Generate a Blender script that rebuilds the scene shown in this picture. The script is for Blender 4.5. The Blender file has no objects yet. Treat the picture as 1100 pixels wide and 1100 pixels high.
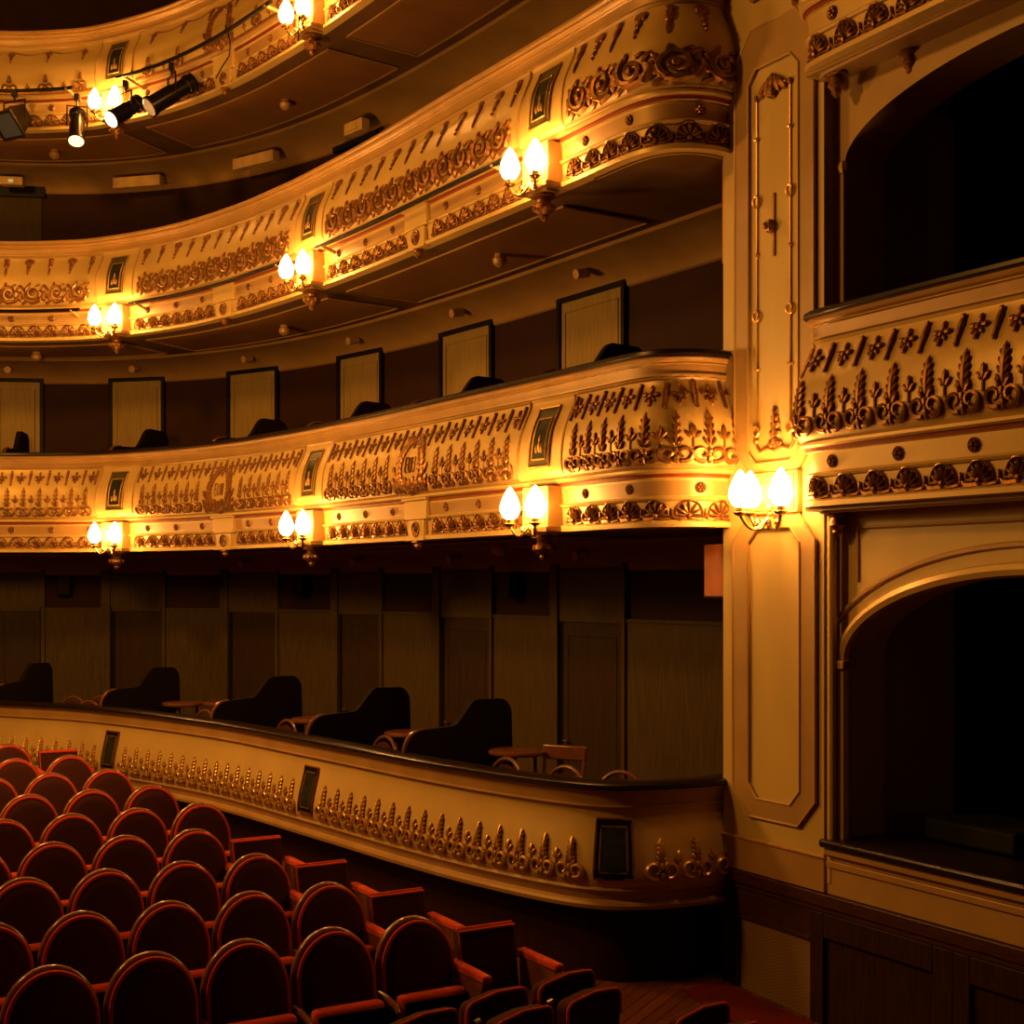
import bpy, math, random
from math import sin, cos, pi, sqrt, radians
from mathutils import Vector, Matrix
random.seed(4)
SC = bpy.context.scene
COL = SC.collection
EYE = 2.8; F = 1450.0; HOR = 628.0

# ------------------------------------------------------------------ materials
def mat(name, col, rough=0.5, metal=0.0, noise=0.0, nscale=6.0, stretch=(1, 1, 1), bump=0.0, bscale=60.0,
        sheen=0.0, emit=None, estr=0.0, col2=None, coat=0.0, spec=None):
    if spec is None: spec = .5 if max(col) > .3 or metal > .3 or coat else .12
    m = bpy.data.materials.new(name); m.use_nodes = True
    nt = m.node_tree; b = nt.nodes['Principled BSDF']
    b.inputs['Base Color'].default_value = (*col, 1); b.inputs['Roughness'].default_value = rough
    b.inputs['Metallic'].default_value = metal; b.inputs['Specular IOR Level'].default_value = spec
    if coat: b.inputs['Coat Weight'].default_value = coat; b.inputs['Coat Roughness'].default_value = 0.2
    if sheen:
        b.inputs['Sheen Weight'].default_value = sheen; b.inputs['Sheen Roughness'].default_value = 0.4
        b.inputs['Sheen Tint'].default_value = (1, .25, .12, 1)
    if emit:
        b.inputs['Emission Color'].default_value = (*emit, 1); b.inputs['Emission Strength'].default_value = estr
    tc = nt.nodes.new('ShaderNodeTexCoord'); mp = nt.nodes.new('ShaderNodeMapping')
    mp.inputs['Scale'].default_value = stretch; nt.links.new(tc.outputs['Object'], mp.inputs['Vector'])
    if noise or col2:
        n = nt.nodes.new('ShaderNodeTexNoise'); n.inputs['Scale'].default_value = nscale
        n.inputs['Detail'].default_value = 5; nt.links.new(mp.outputs['Vector'], n.inputs['Vector'])
        r = nt.nodes.new('ShaderNodeValToRGB')
        c2 = col2 or tuple(c * (1 - noise) for c in col)
        r.color_ramp.elements[0].position = .32; r.color_ramp.elements[1].position = .68
        r.color_ramp.elements[0].color = (*c2, 1); r.color_ramp.elements[1].color = (*col, 1)
        nt.links.new(n.outputs['Fac'], r.inputs['Fac']); nt.links.new(r.outputs['Color'], b.inputs['Base Color'])
    if bump:
        n2 = nt.nodes.new('ShaderNodeTexNoise'); n2.inputs['Scale'].default_value = bscale
        nt.links.new(mp.outputs['Vector'], n2.inputs['Vector'])
        bp = nt.nodes.new('ShaderNodeBump'); bp.inputs['Strength'].default_value = bump; bp.inputs['Distance'].default_value = .01
        nt.links.new(n2.outputs['Fac'], bp.inputs['Height']); nt.links.new(bp.outputs['Normal'], b.inputs['Normal'])
    return m

M = {}
M['cream'] = mat('cream_paint', (.60, .42, .145), .40, .15, .16, 2.0, bump=.10, bscale=9)
M['creamflat'] = mat('cream_wall_paint', (.55, .40, .125), .45, 0, .15, 3.0, (1, 1, .3), bump=.08, bscale=14)
M['tan'] = mat('tan_paint', (.42, .25, .085), .42, .1, .2, 3.0, bump=.06, bscale=12)
M['tanp'] = mat('tan_panel_paint', (.40, .245, .08), .45, 0, .2, 3.0)
M['gold'] = mat('gilt_bronze', (.33, .15, .042), .40, .60, .45, 30, bump=.25, bscale=80)
M['goldl'] = mat('bright_gilt', (.60, .36, .11), .36, .6, .2, 20)
M['redline'] = mat('red_brown_paint', (.23, .05, .015), .45)
M['rail'] = mat('dark_rail_wood', (.014, .007, .004), .3, 0, .3, 8, spec=.3)
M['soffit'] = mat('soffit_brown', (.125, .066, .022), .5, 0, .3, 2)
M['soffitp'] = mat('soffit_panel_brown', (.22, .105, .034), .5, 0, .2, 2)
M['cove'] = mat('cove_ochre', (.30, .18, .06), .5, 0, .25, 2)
M['redwall'] = mat('oxblood_wall', (.034, .014, .008), .7, 0, .15, 4)
M['olive'] = mat('olive_wood', (.085, .058, .020), .45, 0, .35, 9, (6, 6, .4), bump=.1, bscale=40)
M['olived'] = mat('dark_olive_wood', (.046, .028, .011), .5, 0, .35, 9, (6, 6, .4))
M['olivedoor'] = mat('olive_door_paint', (.30, .21, .072), .4, 0, .25, 8, (6, 6, .4))
M['black'] = mat('black_paint', (.008, .007, .006), .45)
M['blackmetal'] = mat('black_metal', (.014, .012, .010), .28, .5)
M['chrome'] = mat('chrome', (.6, .55, .45), .2, 1)
M['plaque'] = mat('dark_green_marble', (.030, .034, .017), .3, 0, .5, 14)
M['plaque2'] = mat('olive_marble', (.085, .075, .03), .35, 0, .4, 10)
M['wood'] = mat('mahogany', (.06, .018, .008), .45, 0, .5, 6, (1.5, 1.5, 12), spec=.25)
M['woodv'] = mat('dark_wainscot', (.038, .014, .007), .5, 0, .5, 7, (9, 9, .6))
M['plinth'] = mat('dark_red_plinth', (.028, .008, .004), .6, 0, .4, 7, (6, 6, .5))
M['rimwood'] = mat('seat_rim_wood', (.20, .07, .022), .28, 0, .35, 18, coat=.5)
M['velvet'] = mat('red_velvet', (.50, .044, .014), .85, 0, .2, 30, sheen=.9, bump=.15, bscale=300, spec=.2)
M['velvet_shaded'] = mat('shaded_red_velvet', (.055, .015, .007), .9, 0, .2, 30, sheen=.03, bump=.15, bscale=300, spec=.15)  # red velvet darkened: shade of the seat fronts put into its colour
M['carpet'] = mat('red_carpet', (.13, .011, .007), .95, 0, .3, 60)
M['grille'] = mat('woven_grille', (.40, .24, .085), .6, 0, .35, 5)
M['orangewood'] = mat('red_orange_wood', (.42, .12, .035), .45, 0, .25, 6)
M['bentwood'] = mat('bentwood', (.16, .055, .02), .28, 0, .3, 12, coat=.4)
M['brass'] = mat('brass', (.62, .40, .14), .25, .9)
M['part'] = mat('partition_velvet', (.008, .003, .002), .8, 0, .2, 10)
M['lens'] = mat('spot_lens', (.8, .7, .5), .1, 0, emit=(1, .72, .34), estr=2.2)
M['lensb'] = mat('bright_spot_lens', (.8, .7, .5), .1, 0, emit=(1, .75, .4), estr=7)
M['lensd'] = mat('dim_spot_lens', (.5, .42, .3), .15, 0, emit=(1, .72, .38), estr=.12)
M['lensq'] = mat('dark_spot_glass', (.02, .016, .01), .12, 0, emit=(1, .7, .35), estr=.03)
M['darkgreen'] = mat('dark_green_cloth', (.012, .012, .006), .7, 0, .2, 10)
M['exit'] = mat('green_sign', (.3, .32, .2), .5, 0, emit=(.6, .9, .35), estr=.35)
M['bulb'] = mat('lit_bulb_glass', (1, .85, .6), .2, 0, emit=(1.0, .43, .095), estr=95)
M['palewood'] = mat('pale_board', (.55, .36, .15), .6, 0, .25, 8)

def plank_floor():
    m = mat('stalls_floor', (.11, .035, .014), .4, 0, .45, 5, (1, 9, 1))
    nt = m.node_tree; b = nt.nodes['Principled BSDF']
    tc = nt.nodes.new('ShaderNodeTexCoord'); mp = nt.nodes.new('ShaderNodeMapping')
    mp.inputs['Rotation'].default_value = (0, 0, radians(-62))
    nt.links.new(tc.outputs['Object'], mp.inputs['Vector'])
    br = nt.nodes.new('ShaderNodeTexBrick'); br.inputs['Scale'].default_value = 3.2
    br.inputs['Color1'].default_value = (.15, .045, .018, 1); br.inputs['Color2'].default_value = (.09, .028, .011, 1)
    br.inputs['Mortar'].default_value = (.015, .006, .003, 1); br.inputs['Mortar Size'].default_value = .012
    br.inputs['Brick Width'].default_value = 4.0; br.inputs['Row Height'].default_value = .28
    nt.links.new(mp.outputs['Vector'], br.inputs['Vector'])
    nt.links.new(br.outputs['Color'], b.inputs['Base Color'])
    return m
M['floor'] = plank_floor()
def weave():
    m = M['grille']; nt = m.node_tree; b = nt.nodes['Principled BSDF']
    tc = nt.nodes.new('ShaderNodeTexCoord')
    ch = nt.nodes.new('ShaderNodeTexChecker'); ch.inputs['Scale'].default_value = 90
    ch.inputs['Color1'].default_value = (.26, .16, .055, 1); ch.inputs['Color2'].default_value = (.13, .075, .025, 1)
    nt.links.new(tc.outputs['Object'], ch.inputs['Vector']); nt.links.new(ch.outputs['Color'], b.inputs['Base Color'])
weave()

# ------------------------------------------------------------------ object helpers
def tag(o, label=None, cat=None, group=None, kind=None):
    if label: o['label'] = label
    if cat: o['category'] = cat
    if group: o['group'] = group
    if kind: o['kind'] = kind
    return o
def empty(name, loc=(0, 0, 0), rz=0.0, label=None, cat=None, group=None, kind=None):
    o = bpy.data.objects.new(name, None); COL.objects.link(o)
    o.location = loc; o.rotation_euler = (0, 0, rz); o.empty_display_size = .1
    return tag(o, label, cat, group, kind)
def dup(root, loc, rz, label=None, group=None):
    r = root.copy(); COL.objects.link(r); r.location = loc; r.rotation_euler = (0, 0, rz)
    if label: r['label'] = label
    if group: r['group'] = group
    for ch in list(root.children):
        c = ch.copy(); COL.objects.link(c); c.parent = r
        for g in list(ch.children):
            d = g.copy(); COL.objects.link(d); d.parent = c
    return r

class MB:
    """collects shapes of one part"""
    def __init__(s, fn=None): s.v = []; s.f = []; s.fn = fn
    def add(s, vs, fs):
        o = len(s.v)
        s.v.extend(s.fn(*p) if s.fn else tuple(p) for p in vs)
        s.f.extend(tuple(i + o for i in f) for f in fs)
    def box(s, a, b):
        (x0, y0, z0), (x1, y1, z1) = a, b
        s.add([(x0, y0, z0), (x1, y0, z0), (x1, y1, z0), (x0, y1, z0), (x0, y0, z1), (x1, y0, z1), (x1, y1, z1), (x0, y1, z1)],
              [(0, 3, 2, 1), (4, 5, 6, 7), (0, 1, 5, 4), (1, 2, 6, 5), (2, 3, 7, 6), (3, 0, 4, 7)])
    def tube(s, pts, r, n=6, closed=False, cap=True):
        pts = [Vector(p) for p in pts]; N = len(pts)
        rs = r if isinstance(r, (list, tuple)) else [r] * N
        vs = []; fs = []
        for i, p in enumerate(pts):
            a = pts[(i - 1) % N] if (closed or i > 0) else p
            b = pts[(i + 1) % N] if (closed or i < N - 1) else p
            t = (b - a); t = t.normalized() if t.length > 1e-9 else Vector((0, 0, 1))
            up = Vector((0, 0, 1)) if abs(t.z) < .9 else Vector((0, 1, 0))
            if i == 0: e1 = t.cross(up).normalized()
            else:
                e1 = (e1 - t * e1.dot(t)); e1 = e1.normalized() if e1.length > 1e-6 else t.cross(up).normalized()
            e2 = t.cross(e1)
            for k in range(n):
                a_ = 2 * pi * k / n
                vs.append(p + (e1 * cos(a_) + e2 * sin(a_)) * rs[i])
        m = N if closed else N - 1
        for i in range(m):
            j = (i + 1) % N
            for k in range(n):
                fs.append((i * n + k, i * n + (k + 1) % n, j * n + (k + 1) % n, j * n + k))
        if not closed and cap:
            fs.append(tuple(range(n - 1, -1, -1))); fs.append(tuple((N - 1) * n + k for k in range(n)))
        s.add(vs, fs)
    def blob(s, c, r, rot=0.0, nu=6, nv=4):
        """ellipsoid, rotated by rot in its first two axes"""
        vs = []; fs = []
        cr, sr = cos(rot), sin(rot)
        for j in range(nv + 1):
            th = pi * j / nv
            for i in range(nu):
                ph = 2 * pi * i / nu
                x = r[0] * sin(th) * cos(ph); z = r[2] * sin(th) * sin(ph); y = r[1] * cos(th)
                vs.append((c[0] + x * cr - y * sr, c[1] + x * sr + y * cr, c[2] + z))
        for j in range(nv):
            for i in range(nu):
                a = j * nu + i; b = j * nu + (i + 1) % nu
                fs.append((a, b, b + nu, a + nu))
        s.add(vs, fs)
    def lathe(s, prof, c=(0, 0, 0), n=12, axis='z'):
        vs = []; fs = []
        for (r, h) in prof:
            for k in range(n):
                a = 2 * pi * k / n
                if axis == 'z': vs.append((c[0] + r * cos(a), c[1] + r * sin(a), c[2] + h))
                elif axis == 'y': vs.append((c[0] + r * cos(a), c[1] + h, c[2] + r * sin(a)))
                else: vs.append((c[0] + h, c[1] + r * cos(a), c[2] + r * sin(a)))
        for i in range(len(prof) - 1):
            for k in range(n):
                fs.append((i * n + k, i * n + (k + 1) % n, (i + 1) * n + (k + 1) % n, (i + 1) * n + k))
        fs.append(tuple(range(n - 1, -1, -1))); fs.append(tuple((len(prof) - 1) * n + k for k in range(n)))
        s.add(vs, fs)
    def prism(s, poly, y0, y1):
        """polygon in x,z extruded along y"""
        n = len(poly)
        vs = [(x, y0, z) for x, z in poly] + [(x, y1, z) for x, z in poly]
        fs = [tuple(range(n)), tuple(range(2 * n - 1, n - 1, -1))]
        for i in range(n):
            j = (i + 1) % n
            fs.append((i, i + n, j + n, j))
        s.add(vs, fs)
    def build(s, name, m, parent=None, smooth=True, angle=35, bevel=0.0, label=None):
        me = bpy.data.meshes.new(name)
        me.from_pydata([tuple(p) for p in s.v], [], s.f)
        me.materials.append(m)
        if smooth:
            me.shade_smooth(); me.set_sharp_from_angle(angle=radians(angle))
        me.update()
        o = bpy.data.objects.new(name, me); COL.objects.link(o)
        if parent: o.parent = parent
        if bevel:
            b = o.modifiers.new('bevel', 'BEVEL'); b.width = bevel; b.segments = 2; b.limit_method = 'ANGLE'
        if label: o['label'] = label
        return o

# ------------------------------------------------------------------ plan curves
class Curve:
    def __init__(s, pts, smooth=6, inv=False):
        P = []
        n = len(pts)
        for i in range(n - 1):
            p0 = Vector(pts[max(i - 1, 0)]); p1 = Vector(pts[i]); p2 = Vector(pts[i + 1]); p3 = Vector(pts[min(i + 2, n - 1)])
            for k in range(40):
                t = k / 40
                P.append(.5 * ((2 * p1) + (-p0 + p2) * t + (2 * p0 - 5 * p1 + 4 * p2 - p3) * t * t + (-p0 + 3 * p1 - 3 * p2 + p3) * t ** 3))
        P.append(Vector(pts[-1]))
        P = s.resample(P, .04)
        for _ in range(smooth):
            for _k in range(6):
                P = [P[0]] + [(P[i - 1] + 2 * P[i] + P[i + 1]) / 4 for i in range(1, len(P) - 1)] + [P[-1]]
        s.P = s.resample(P, .04); s.step = .04; s.L = (len(s.P) - 1) * .04
    @staticmethod
    def resample(P, d):
        out = [P[0]]; acc = 0
        for i in range(1, len(P)):
            a = P[i - 1]; b = P[i]; l = (b - a).length
            while l > 1e-12 and acc + l >= d:
                r = (d - acc) / l; a = a + (b - a) * r; out.append(a.copy()); l = (b - a).length; acc = 0
            acc += l
        return out
    def at(s, q):
        i = q / s.step; k = int(math.floor(i)); k = max(0, min(len(s.P) - 2, k))
        return s.P[k] + (s.P[k + 1] - s.P[k]) * (i - k)
    def nrm(s, q):
        t = (s.at(min(q + .06, s.L)) - s.at(max(q - .06, 0))).normalized()
        return Vector((-t.y, t.x))
    def pt(s, q, o=0.0):
        return s.at(q) + s.nrm(q) * o
    def find(s, px, o=0.0):
        """arc length where the curve at offset o is seen at column px"""
        best = None
        q = 0.0
        while q < s.L:
            p = s.pt(q, o); e = abs(550 + F * p.x / p.y - px)
            if best is None or e < best[0]: best = (e, q)
            q += .02
        return best[1]

TIER = Curve([(1.68, 9.66), (1.5, 9.46), (1.32, 9.37), (1.12, 9.36), (.88, 9.53), (.45, 10.2), (-.32, 11.37), (-1.3, 12.85), (-2.13, 14.0),
              (-2.45, 14.4), (-3.1, 15.15), (-4.0, 15.95), (-5.05, 16.55), (-5.7, 16.7), (-6.35, 16.72), (-7.4, 16.5), (-8.5, 15.95), (-9.4, 15.2)], 2)
GRND = Curve([(1.66, 9.68), (1.40, 9.45), (1.0, 9.29), (.70, 9.25), (.35, 9.43), (-.22, 9.98), (-.864, 10.75), (-1.72, 11.88), (-3.04, 13.55),
              (-4.62, 15.0), (-5.6, 15.55), (-6.4, 15.85), (-7.4, 15.95), (-8.4, 15.7), (-9.3, 15.1)], 2)
WALLO = 1.75
# rear wall curve (offset of the tier curve, smoothed; runs on past the pilaster)
_wp = []
q = 1.75
while q < TIER.L - .3:
    _wp.append(tuple(TIER.pt(q, -WALLO))); q += .5
_d = (Vector(_wp[0]) - Vector(_wp[1])).normalized()
_wp = [tuple(Vector(_wp[0]) + _d * k) for k in (1.6, .8)] + _wp
WALL = Curve(_wp, 4)

def sweep(curve, prof, s0, s1, name, m, parent=None, ds=.08, cap=False, angle=28, base=EYE):
    """prof = list of (offset, height)"""
    n = max(2, int((s1 - s0) / ds) + 1); k = len(prof)
    mb = MB(); vs = []; fs = []
    for i in range(n):
        q = s0 + (s1 - s0) * i / (n - 1); p = curve.at(q); nn = curve.nrm(q)
        for (o, z) in prof:
            w = p + nn * o; vs.append((w.x, w.y, base + z))
    for i in range(n - 1):
        for j in range(k - 1):
            fs.append((i * k + j, (i + 1) * k + j, (i + 1) * k + j + 1, i * k + j + 1))
    if cap:
        fs.append(tuple(range(k))); fs.append(tuple((n - 1) * k + j for j in range(k - 1, -1, -1)))
    mb.add(vs, fs)
    return mb.build(name, m, parent, angle=angle)

# profile of a balcony front, heights from the rail top, offsets from the plan curve
RAIL_P = [(-.16, -.045), (-.16, -.006), (-.14, 0), (.035, 0), (.055, -.012), (.058, -.035), (.04, -.048), (-.16, -.048)]
CORN_P = [(.03, -.046), (.038, -.062), (.03, -.078), (.012, -.09), (.014, -.098), (.002, -.106), (-.008, -.165), (.006, -.168), (.006, -.180), (-.012, -.186)]
PANEL_P = [(-.012, -.186), (-.022, -.21), (-.018, -.24), (-.002, -.28), (.022, -.33), (.048, -.385), (.068, -.43), (.085, -.48), (.097, -.54), (.105, -.60),
           (.110, -.66), (.110, -.71), (.106, -.755), (.096, -.79), (.082, -.815), (.064, -.832)]
ENTB_P = [(.066, -.832), (.082, -.838), (.082, -.856), (.06, -.868)]
RED_P = [(.06, -.868), (.045, -.872), (.04, -.893)]
ENTB2_P = [(.04, -.893), (.026, -.90), (.016, -1.02), (.034, -1.026), (.044, -1.038), (.034, -1.052), (.018, -1.058), (.008, -1.185), (.030, -1.190),
           (.048, -1.205), (.048, -1.236), (-.06, -1.245)]
G_RAIL = [(-.16, -.045), (-.16, -.006), (-.14, 0), (.035, 0), (.055, -.012), (.058, -.035), (.04, -.048), (-.16, -.048)]
G_CORN = [(.03, -.046), (.03, -.06), (.014, -.068), (.004, -.155), (.016, -.158), (.016, -.168), (-.004, -.174)]
G_PANEL = [(-.004, -.174), (-.010, -.21), (-.006, -.26), (.010, -.33), (.028, -.40), (.046, -.47), (.060, -.54), (.068, -.60), (.068, -.645), (.060, -.685), (.046, -.71)]
G_BASE = [(.046, -.71), (.056, -.73), (.03, -.76), (.022, -.80), (.046, -.815), (.056, -.835), (.05, -.862), (-.02, -.87), (-.12, -.872)]
ALLP = sorted(CORN_P + PANEL_P + ENTB_P + ENTB2_P, key=lambda p: -p[1])
ALLG = sorted(G_CORN + G_PANEL + G_BASE, key=lambda p: -p[1])
def off(z, P=None):
    P = P or ALLP
    for i in range(len(P) - 1):
        if P[i][1] >= z >= P[i + 1][1]:
            d = P[i][1] - P[i + 1][1]
            return P[i][0] if d < 1e-9 else P[i][0] + (P[i + 1][0] - P[i][0]) * (P[i][1] - z) / d
    return P[0][0] if z > P[0][1] else P[-1][0]
def mapper(curve, H, P=None):
    """relief coordinates: arc length, height below the rail top, thickness"""
    def fn(u, v, w):
        p = curve.pt(u, off(v, P) + w)
        return (p.x, p.y, EYE + H + v)
    return fn

class Each:
    """hands out a fresh MB for each motif and links each as its own sub-part"""
    def __init__(s, fn, name, m, parent): s.fn, s.name, s.m, s.parent = fn, name, m, parent
    def __call__(s, func, *a):
        mb = MB(s.fn)
        func(mb, *a); return mb.build(s.name, s.m, s.parent)

# ------------------------------------------------------------------ relief motifs  (u along, v up, w out) ; mirrored so +u runs to the left in view
def spiral(c, r0, r1, a0, turns, n=14):
    return [(c[0] + (r0 + (r1 - r0) * i / (n - 1)) * cos(a0 + turns * 2 * pi * i / (n - 1)),
             c[1] + (r0 + (r1 - r0) * i / (n - 1)) * sin(a0 + turns * 2 * pi * i / (n - 1)), .012) for i in range(n)]
def palmette(mb, u, v, h, w):
    """pair of heart scrolls with a tall leaf spike, v = foot height"""
    r = max(.054, min(w, .235) * .27)
    for sg in (-1, 1):
        sp = spiral((0, 0), r, r * .36, -pi * .62, 1.02, 14)
        pts = [(u + sg * (r * .86 + x), v + r * 1.15 + y, .014 + .004 * (i / 13)) for i, (x, y, z) in enumerate(sp)]
        mb.tube(pts, [.017 - .007 * i / 13 for i in range(14)], 5)
        mb.blob((u + sg * w * .13, v + h * .40, .014), (w * .055, h * .085, .016), sg * -.5)
    mb.blob((u, v + r * .45, .014), (r * .35, r * .55, .022))
    mb.blob((u, v + r * 1.55, .016), (r * .26, r * .42, .02))
    lv = v + r * 2.2
    L = h - r * 2.2
    mb.blob((u, lv + L * .5, .012), (w * .085, L * .54, .022))
    for k in range(4):
        y = lv + L * (.12 + .2 * k)
        for sg in (-1, 1):
            mb.blob((u + sg * w * (.11 - .018 * k), y, .014), (w * .05, L * .14, .016), sg * -.45, 5, 3)
def bud(mb, u, v, h):
    mb.blob((u, v + h * .62, .012), (h * .15, h * .36, .016))
    for sg in (-1, 1): mb.blob((u + sg * h * .2, v + h * .42, .010), (h * .11, h * .24, .012), sg * -.6)
    mb.tube([(u, v - h * .25, .008), (u, v + h * .3, .010)], .007, 5)
def dropbar(mb, u, v, h):
    mb.tube([(u, v, .012), (u, v - h * .3, .016), (u, v - h * .8, .014), (u, v - h, .012)], [.012, .019, .012, .014], 6)
    mb.blob((u, v - h * .02, .016), (.018, .018, .016)); mb.blob((u, v - h * .98, .014), (.016, .016, .014))
def fleur(mb, u, v, r):
    mb.blob((u, v, .016), (r * .34, r * .34, .022))
    mb.blob((u, v + r * .7, .012), (r * .22, r * .42, .018)); mb.blob((u, v - r * .75, .012), (r * .24, r * .5, .018))
    for sg in (-1, 1):
        mb.blob((u + sg * r * .62, v + .1 * r, .013), (r * .42, r * .28, .02))
        mb.blob((u + sg * r * .4, v - r * .42, .012), (r * .2, r * .34, .016), sg * .6)
def shell(mb, u, v, h, w):
    """round-topped fan of seven petals rising from one foot, rimmed, with a curl each side"""
    by = v + h * .16
    for k in range(7):
        a = radians(-84 + 28 * k)
        l = h * (.80 - .10 * abs(k - 3) / 3)
        mb.blob((u + sin(a) * l * .60, by + cos(a) * l * .60, .013), (h * .085, l * .40, .020), -a, 5, 4)
    mb.tube([(u + sin(a) * h * (.80 - .08 * abs(a)), by + cos(a) * h * .82, .008) for a in [radians(-100 + 200 * i / 14) for i in range(15)]], .008, 4)
    mb.blob((u, by, .018), (h * .15, h * .16, .026))
    for sg in (-1, 1):
        mb.tube([(u + sg * h * .1, v + h * .06, .012), (u + sg * h * .45, v + h * .02, .014), (u + sg * w * .42, v + h * .06, .012), (u + sg * w * .47, v + h * .2, .012)],
                [.012, .012, .010, .008], 5)
def dart(mb, u, v, h):
    mb.blob((u, v + h * .40, .010), (h * .10, h * .42, .016)); mb.blob((u, v + h * .1, .012), (h * .15, h * .13, .016))
def lobed(mb, u, v, r):
    for k in range(6):
        a = k * pi / 3
        mb.blob((u + cos(a) * r * .62, v + sin(a) * r * .62, .010), (r * .36, r * .36, .016), 0, 5, 3)
    mb.blob((u, v, .016), (r * .34, r * .34, .020))
    mb.tube([(u + cos(a) * r, v + sin(a) * r, .006) for a in [2 * pi * i / 14 for i in range(14)]], .006, 4, True)
def rinceau(mb, u, v, h, w, sg):
    """one running acanthus scroll"""
    sp = spiral((u, v + h * .5), h * .44, h * .06, sg * -1.1, sg * 1.55, 20)
    mb.tube([(x, y, .018) for x, y, z in sp], [.022 - .010 * i / 19 for i in range(20)], 5)
    mb.blob((u, v + h * .5, .022), (h * .13, h * .13, .026))
    mb.tube([(u - w * .5, v + h * (.5 - .45 * sg * 0) + h * .05, .014), (u - w * .3, v + h * .1, .018), (u, v + h * .02, .018), (u + w * .28, v + h * .15, .016), (u + w * .5, v + h * .55, .014)],
            [.014, .022, .024, .02, .012], 5)
    for k in range(7):
        a = k * .9 + .3
        mb.blob((u + cos(a) * h * .50, v + h * .5 + sin(a) * h * .46, .015), (h * .07, h * .17, .02), a - pi / 2 + .6, 5, 3)
    for dx, dy, rr in ((.5, .22, .5), (.42, .75, -.6), (-.45, .3, .3), (.5, .45, 0), (.36, .02, 1.1), (-.4, .8, .7)):
        mb.blob((u + w * dx, v + h * dy, .014), (h * .09, h * .2, .02), rr, 5, 3)
def hangdrop(mb, u, v, h, kind):
    if kind:
        for dx, dy, r in ((-.14, -.1, .16), (.14, -.1, .16), (0, -.12, .2), (0, -.4, .16), (0, -.65, .11), (0, -.86, .07)):
            mb.blob((u + dx * h, v + dy * h, .012), (r * h, r * h * 1.1, .02))
    else:
        mb.blob((u, v - h * .25, .014), (h * .17, h * .3, .022)); mb.blob((u, v - h * .7, .012), (h * .08, h * .36, .016))
        mb.blob((u, v, .014), (h * .2, h * .1, .018))
def wreath(mb, u, v, H):
    """pair of upright laurel branches tied at the foot around raised letters"""
    for sg in (-1, 1):
        for k in range(13):
            t = k / 12
            a = -pi / 2 + sg * (.25 + 2.5 * t)
            x = u + cos(a) * H * .40 * (1 - .35 * max(0, t - .55)); y = v + H * .50 + sin(a) * H * .48
            for s2 in (-1, 1):
                mb.blob((x + s2 * .02 * sg, y + .01 * s2, .016), (.022, .058, .02), a + (pi / 2 if sg < 0 else -pi / 2) + pi / 2 + s2 * .55, 5, 3)
            mb.blob((x, y, .02), (.02, .03, .018), a, 5, 3)
    for k in range(9):
        x = u + (k - 4) * H * .13
        mb.blob((x, v + H * (.10 + .05 * (k % 2)), .018), (.04, .075 - .004 * abs(k - 4), .024), (k - 4) * -.22, 5, 4)
        mb.blob((x, v + H * .03, .016), (.045, .025, .02), 0, 5, 3)
    for sg in (-1, 1):
        for k in range(4):
            mb.blob((u + sg * H * (.46 + .10 * (k % 2)), v + H * (.10 + .10 * k), .016), (.026, .06, .02), sg * -.5, 5, 3)
def monogram(mb, u, v, h):
    """raised interlaced capitals inside the wreath (view order runs against u)"""
    r = .009
    def L(pts): mb.tube([(u - x * h, v + y * h, .014) for x, y in pts], r, 5)
    L([(-.62, .9), (-.62, .0), (-.4, .0)]); L([(-.62, .5), (-.45, .5)]); L([(-.62, .95), (-.4, .95)])
    L([(-.2, .95), (-.2, .15), (-.1, 0), (.02, 0)]); L([(.12, .95), (.12, 0)])
    L([(.3, .95), (.3, .12), (.42, 0), (.52, .12), (.52, .95)])

# ------------------------------------------------------------------ one balcony front
S_BLOCK = [TIER.find(592), TIER.find(342), TIER.find(130)]
S_BLOCK.append(S_BLOCK[2] + 3.95)
S_END = TIER.L - .3
HT = [1.636, 4.25, 6.85]
HALFST = .30     # half width of the strip that carries a plaque

def plaque(root, fn, s, z0, z1, hw, dark=False):
    """tall curved plaque: dark field, gilt frame, small gilt palmette at the foot"""
    n = 12
    def strip(a, b, w, zt=z0, zb=z1):
        vs = []; fs = []
        for i in range(n + 1):
            z = zt + (zb - zt) * i / n
            vs += [(s + a + (b - a) * j / 6, z, w) for j in range(7)]
        for i in range(n):
            for j in range(6): fs.append((7 * i + j, 7 * i + j + 7, 7 * i + j + 8, 7 * i + j + 1))
        return vs, fs
    mb = MB(fn); mb.add(*strip(-hw, hw, .008)); r = mb.build('plaque', M['black'] if dark else M['plaque2'], root)
    it, ib, iw = (.05, .045, .70) if dark else (.09, .06, .66)
    mb = MB(fn); mb.add(*strip(-hw * iw, hw * iw, .012, z0 - it, z1 + ib)); mb.build('plaque_field', M['plaque'], r)
    mb = MB(fn)
    def loop(h, a, b, rr):
        pts = [(s - h, a + (b - a) * i / n, .013) for i in range(n + 1)] + [(s + h, b + (a - b) * i / n, .013) for i in range(n + 1)]
        mb.tube(pts, rr, 5, True)
    loop(hw * iw, z0 - it, z1 + ib, .007); loop(hw, z0, z1, .009)
    mb.build('plaque_frame', M['goldl'] if not dark else M['gold'], r)
    mb = MB(fn)
    for dx, dy, a, b in ((0, .10, .02, .05), (-.035, .08, .014, .035), (.035, .08, .014, .035), (0, .16, .013, .035)):
        mb.blob((s + dx, z1 + .06 + dy, .014), (a, b, .012))
    if not dark: mb.build('plaque_palmette', M['goldl'], r)

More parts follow.
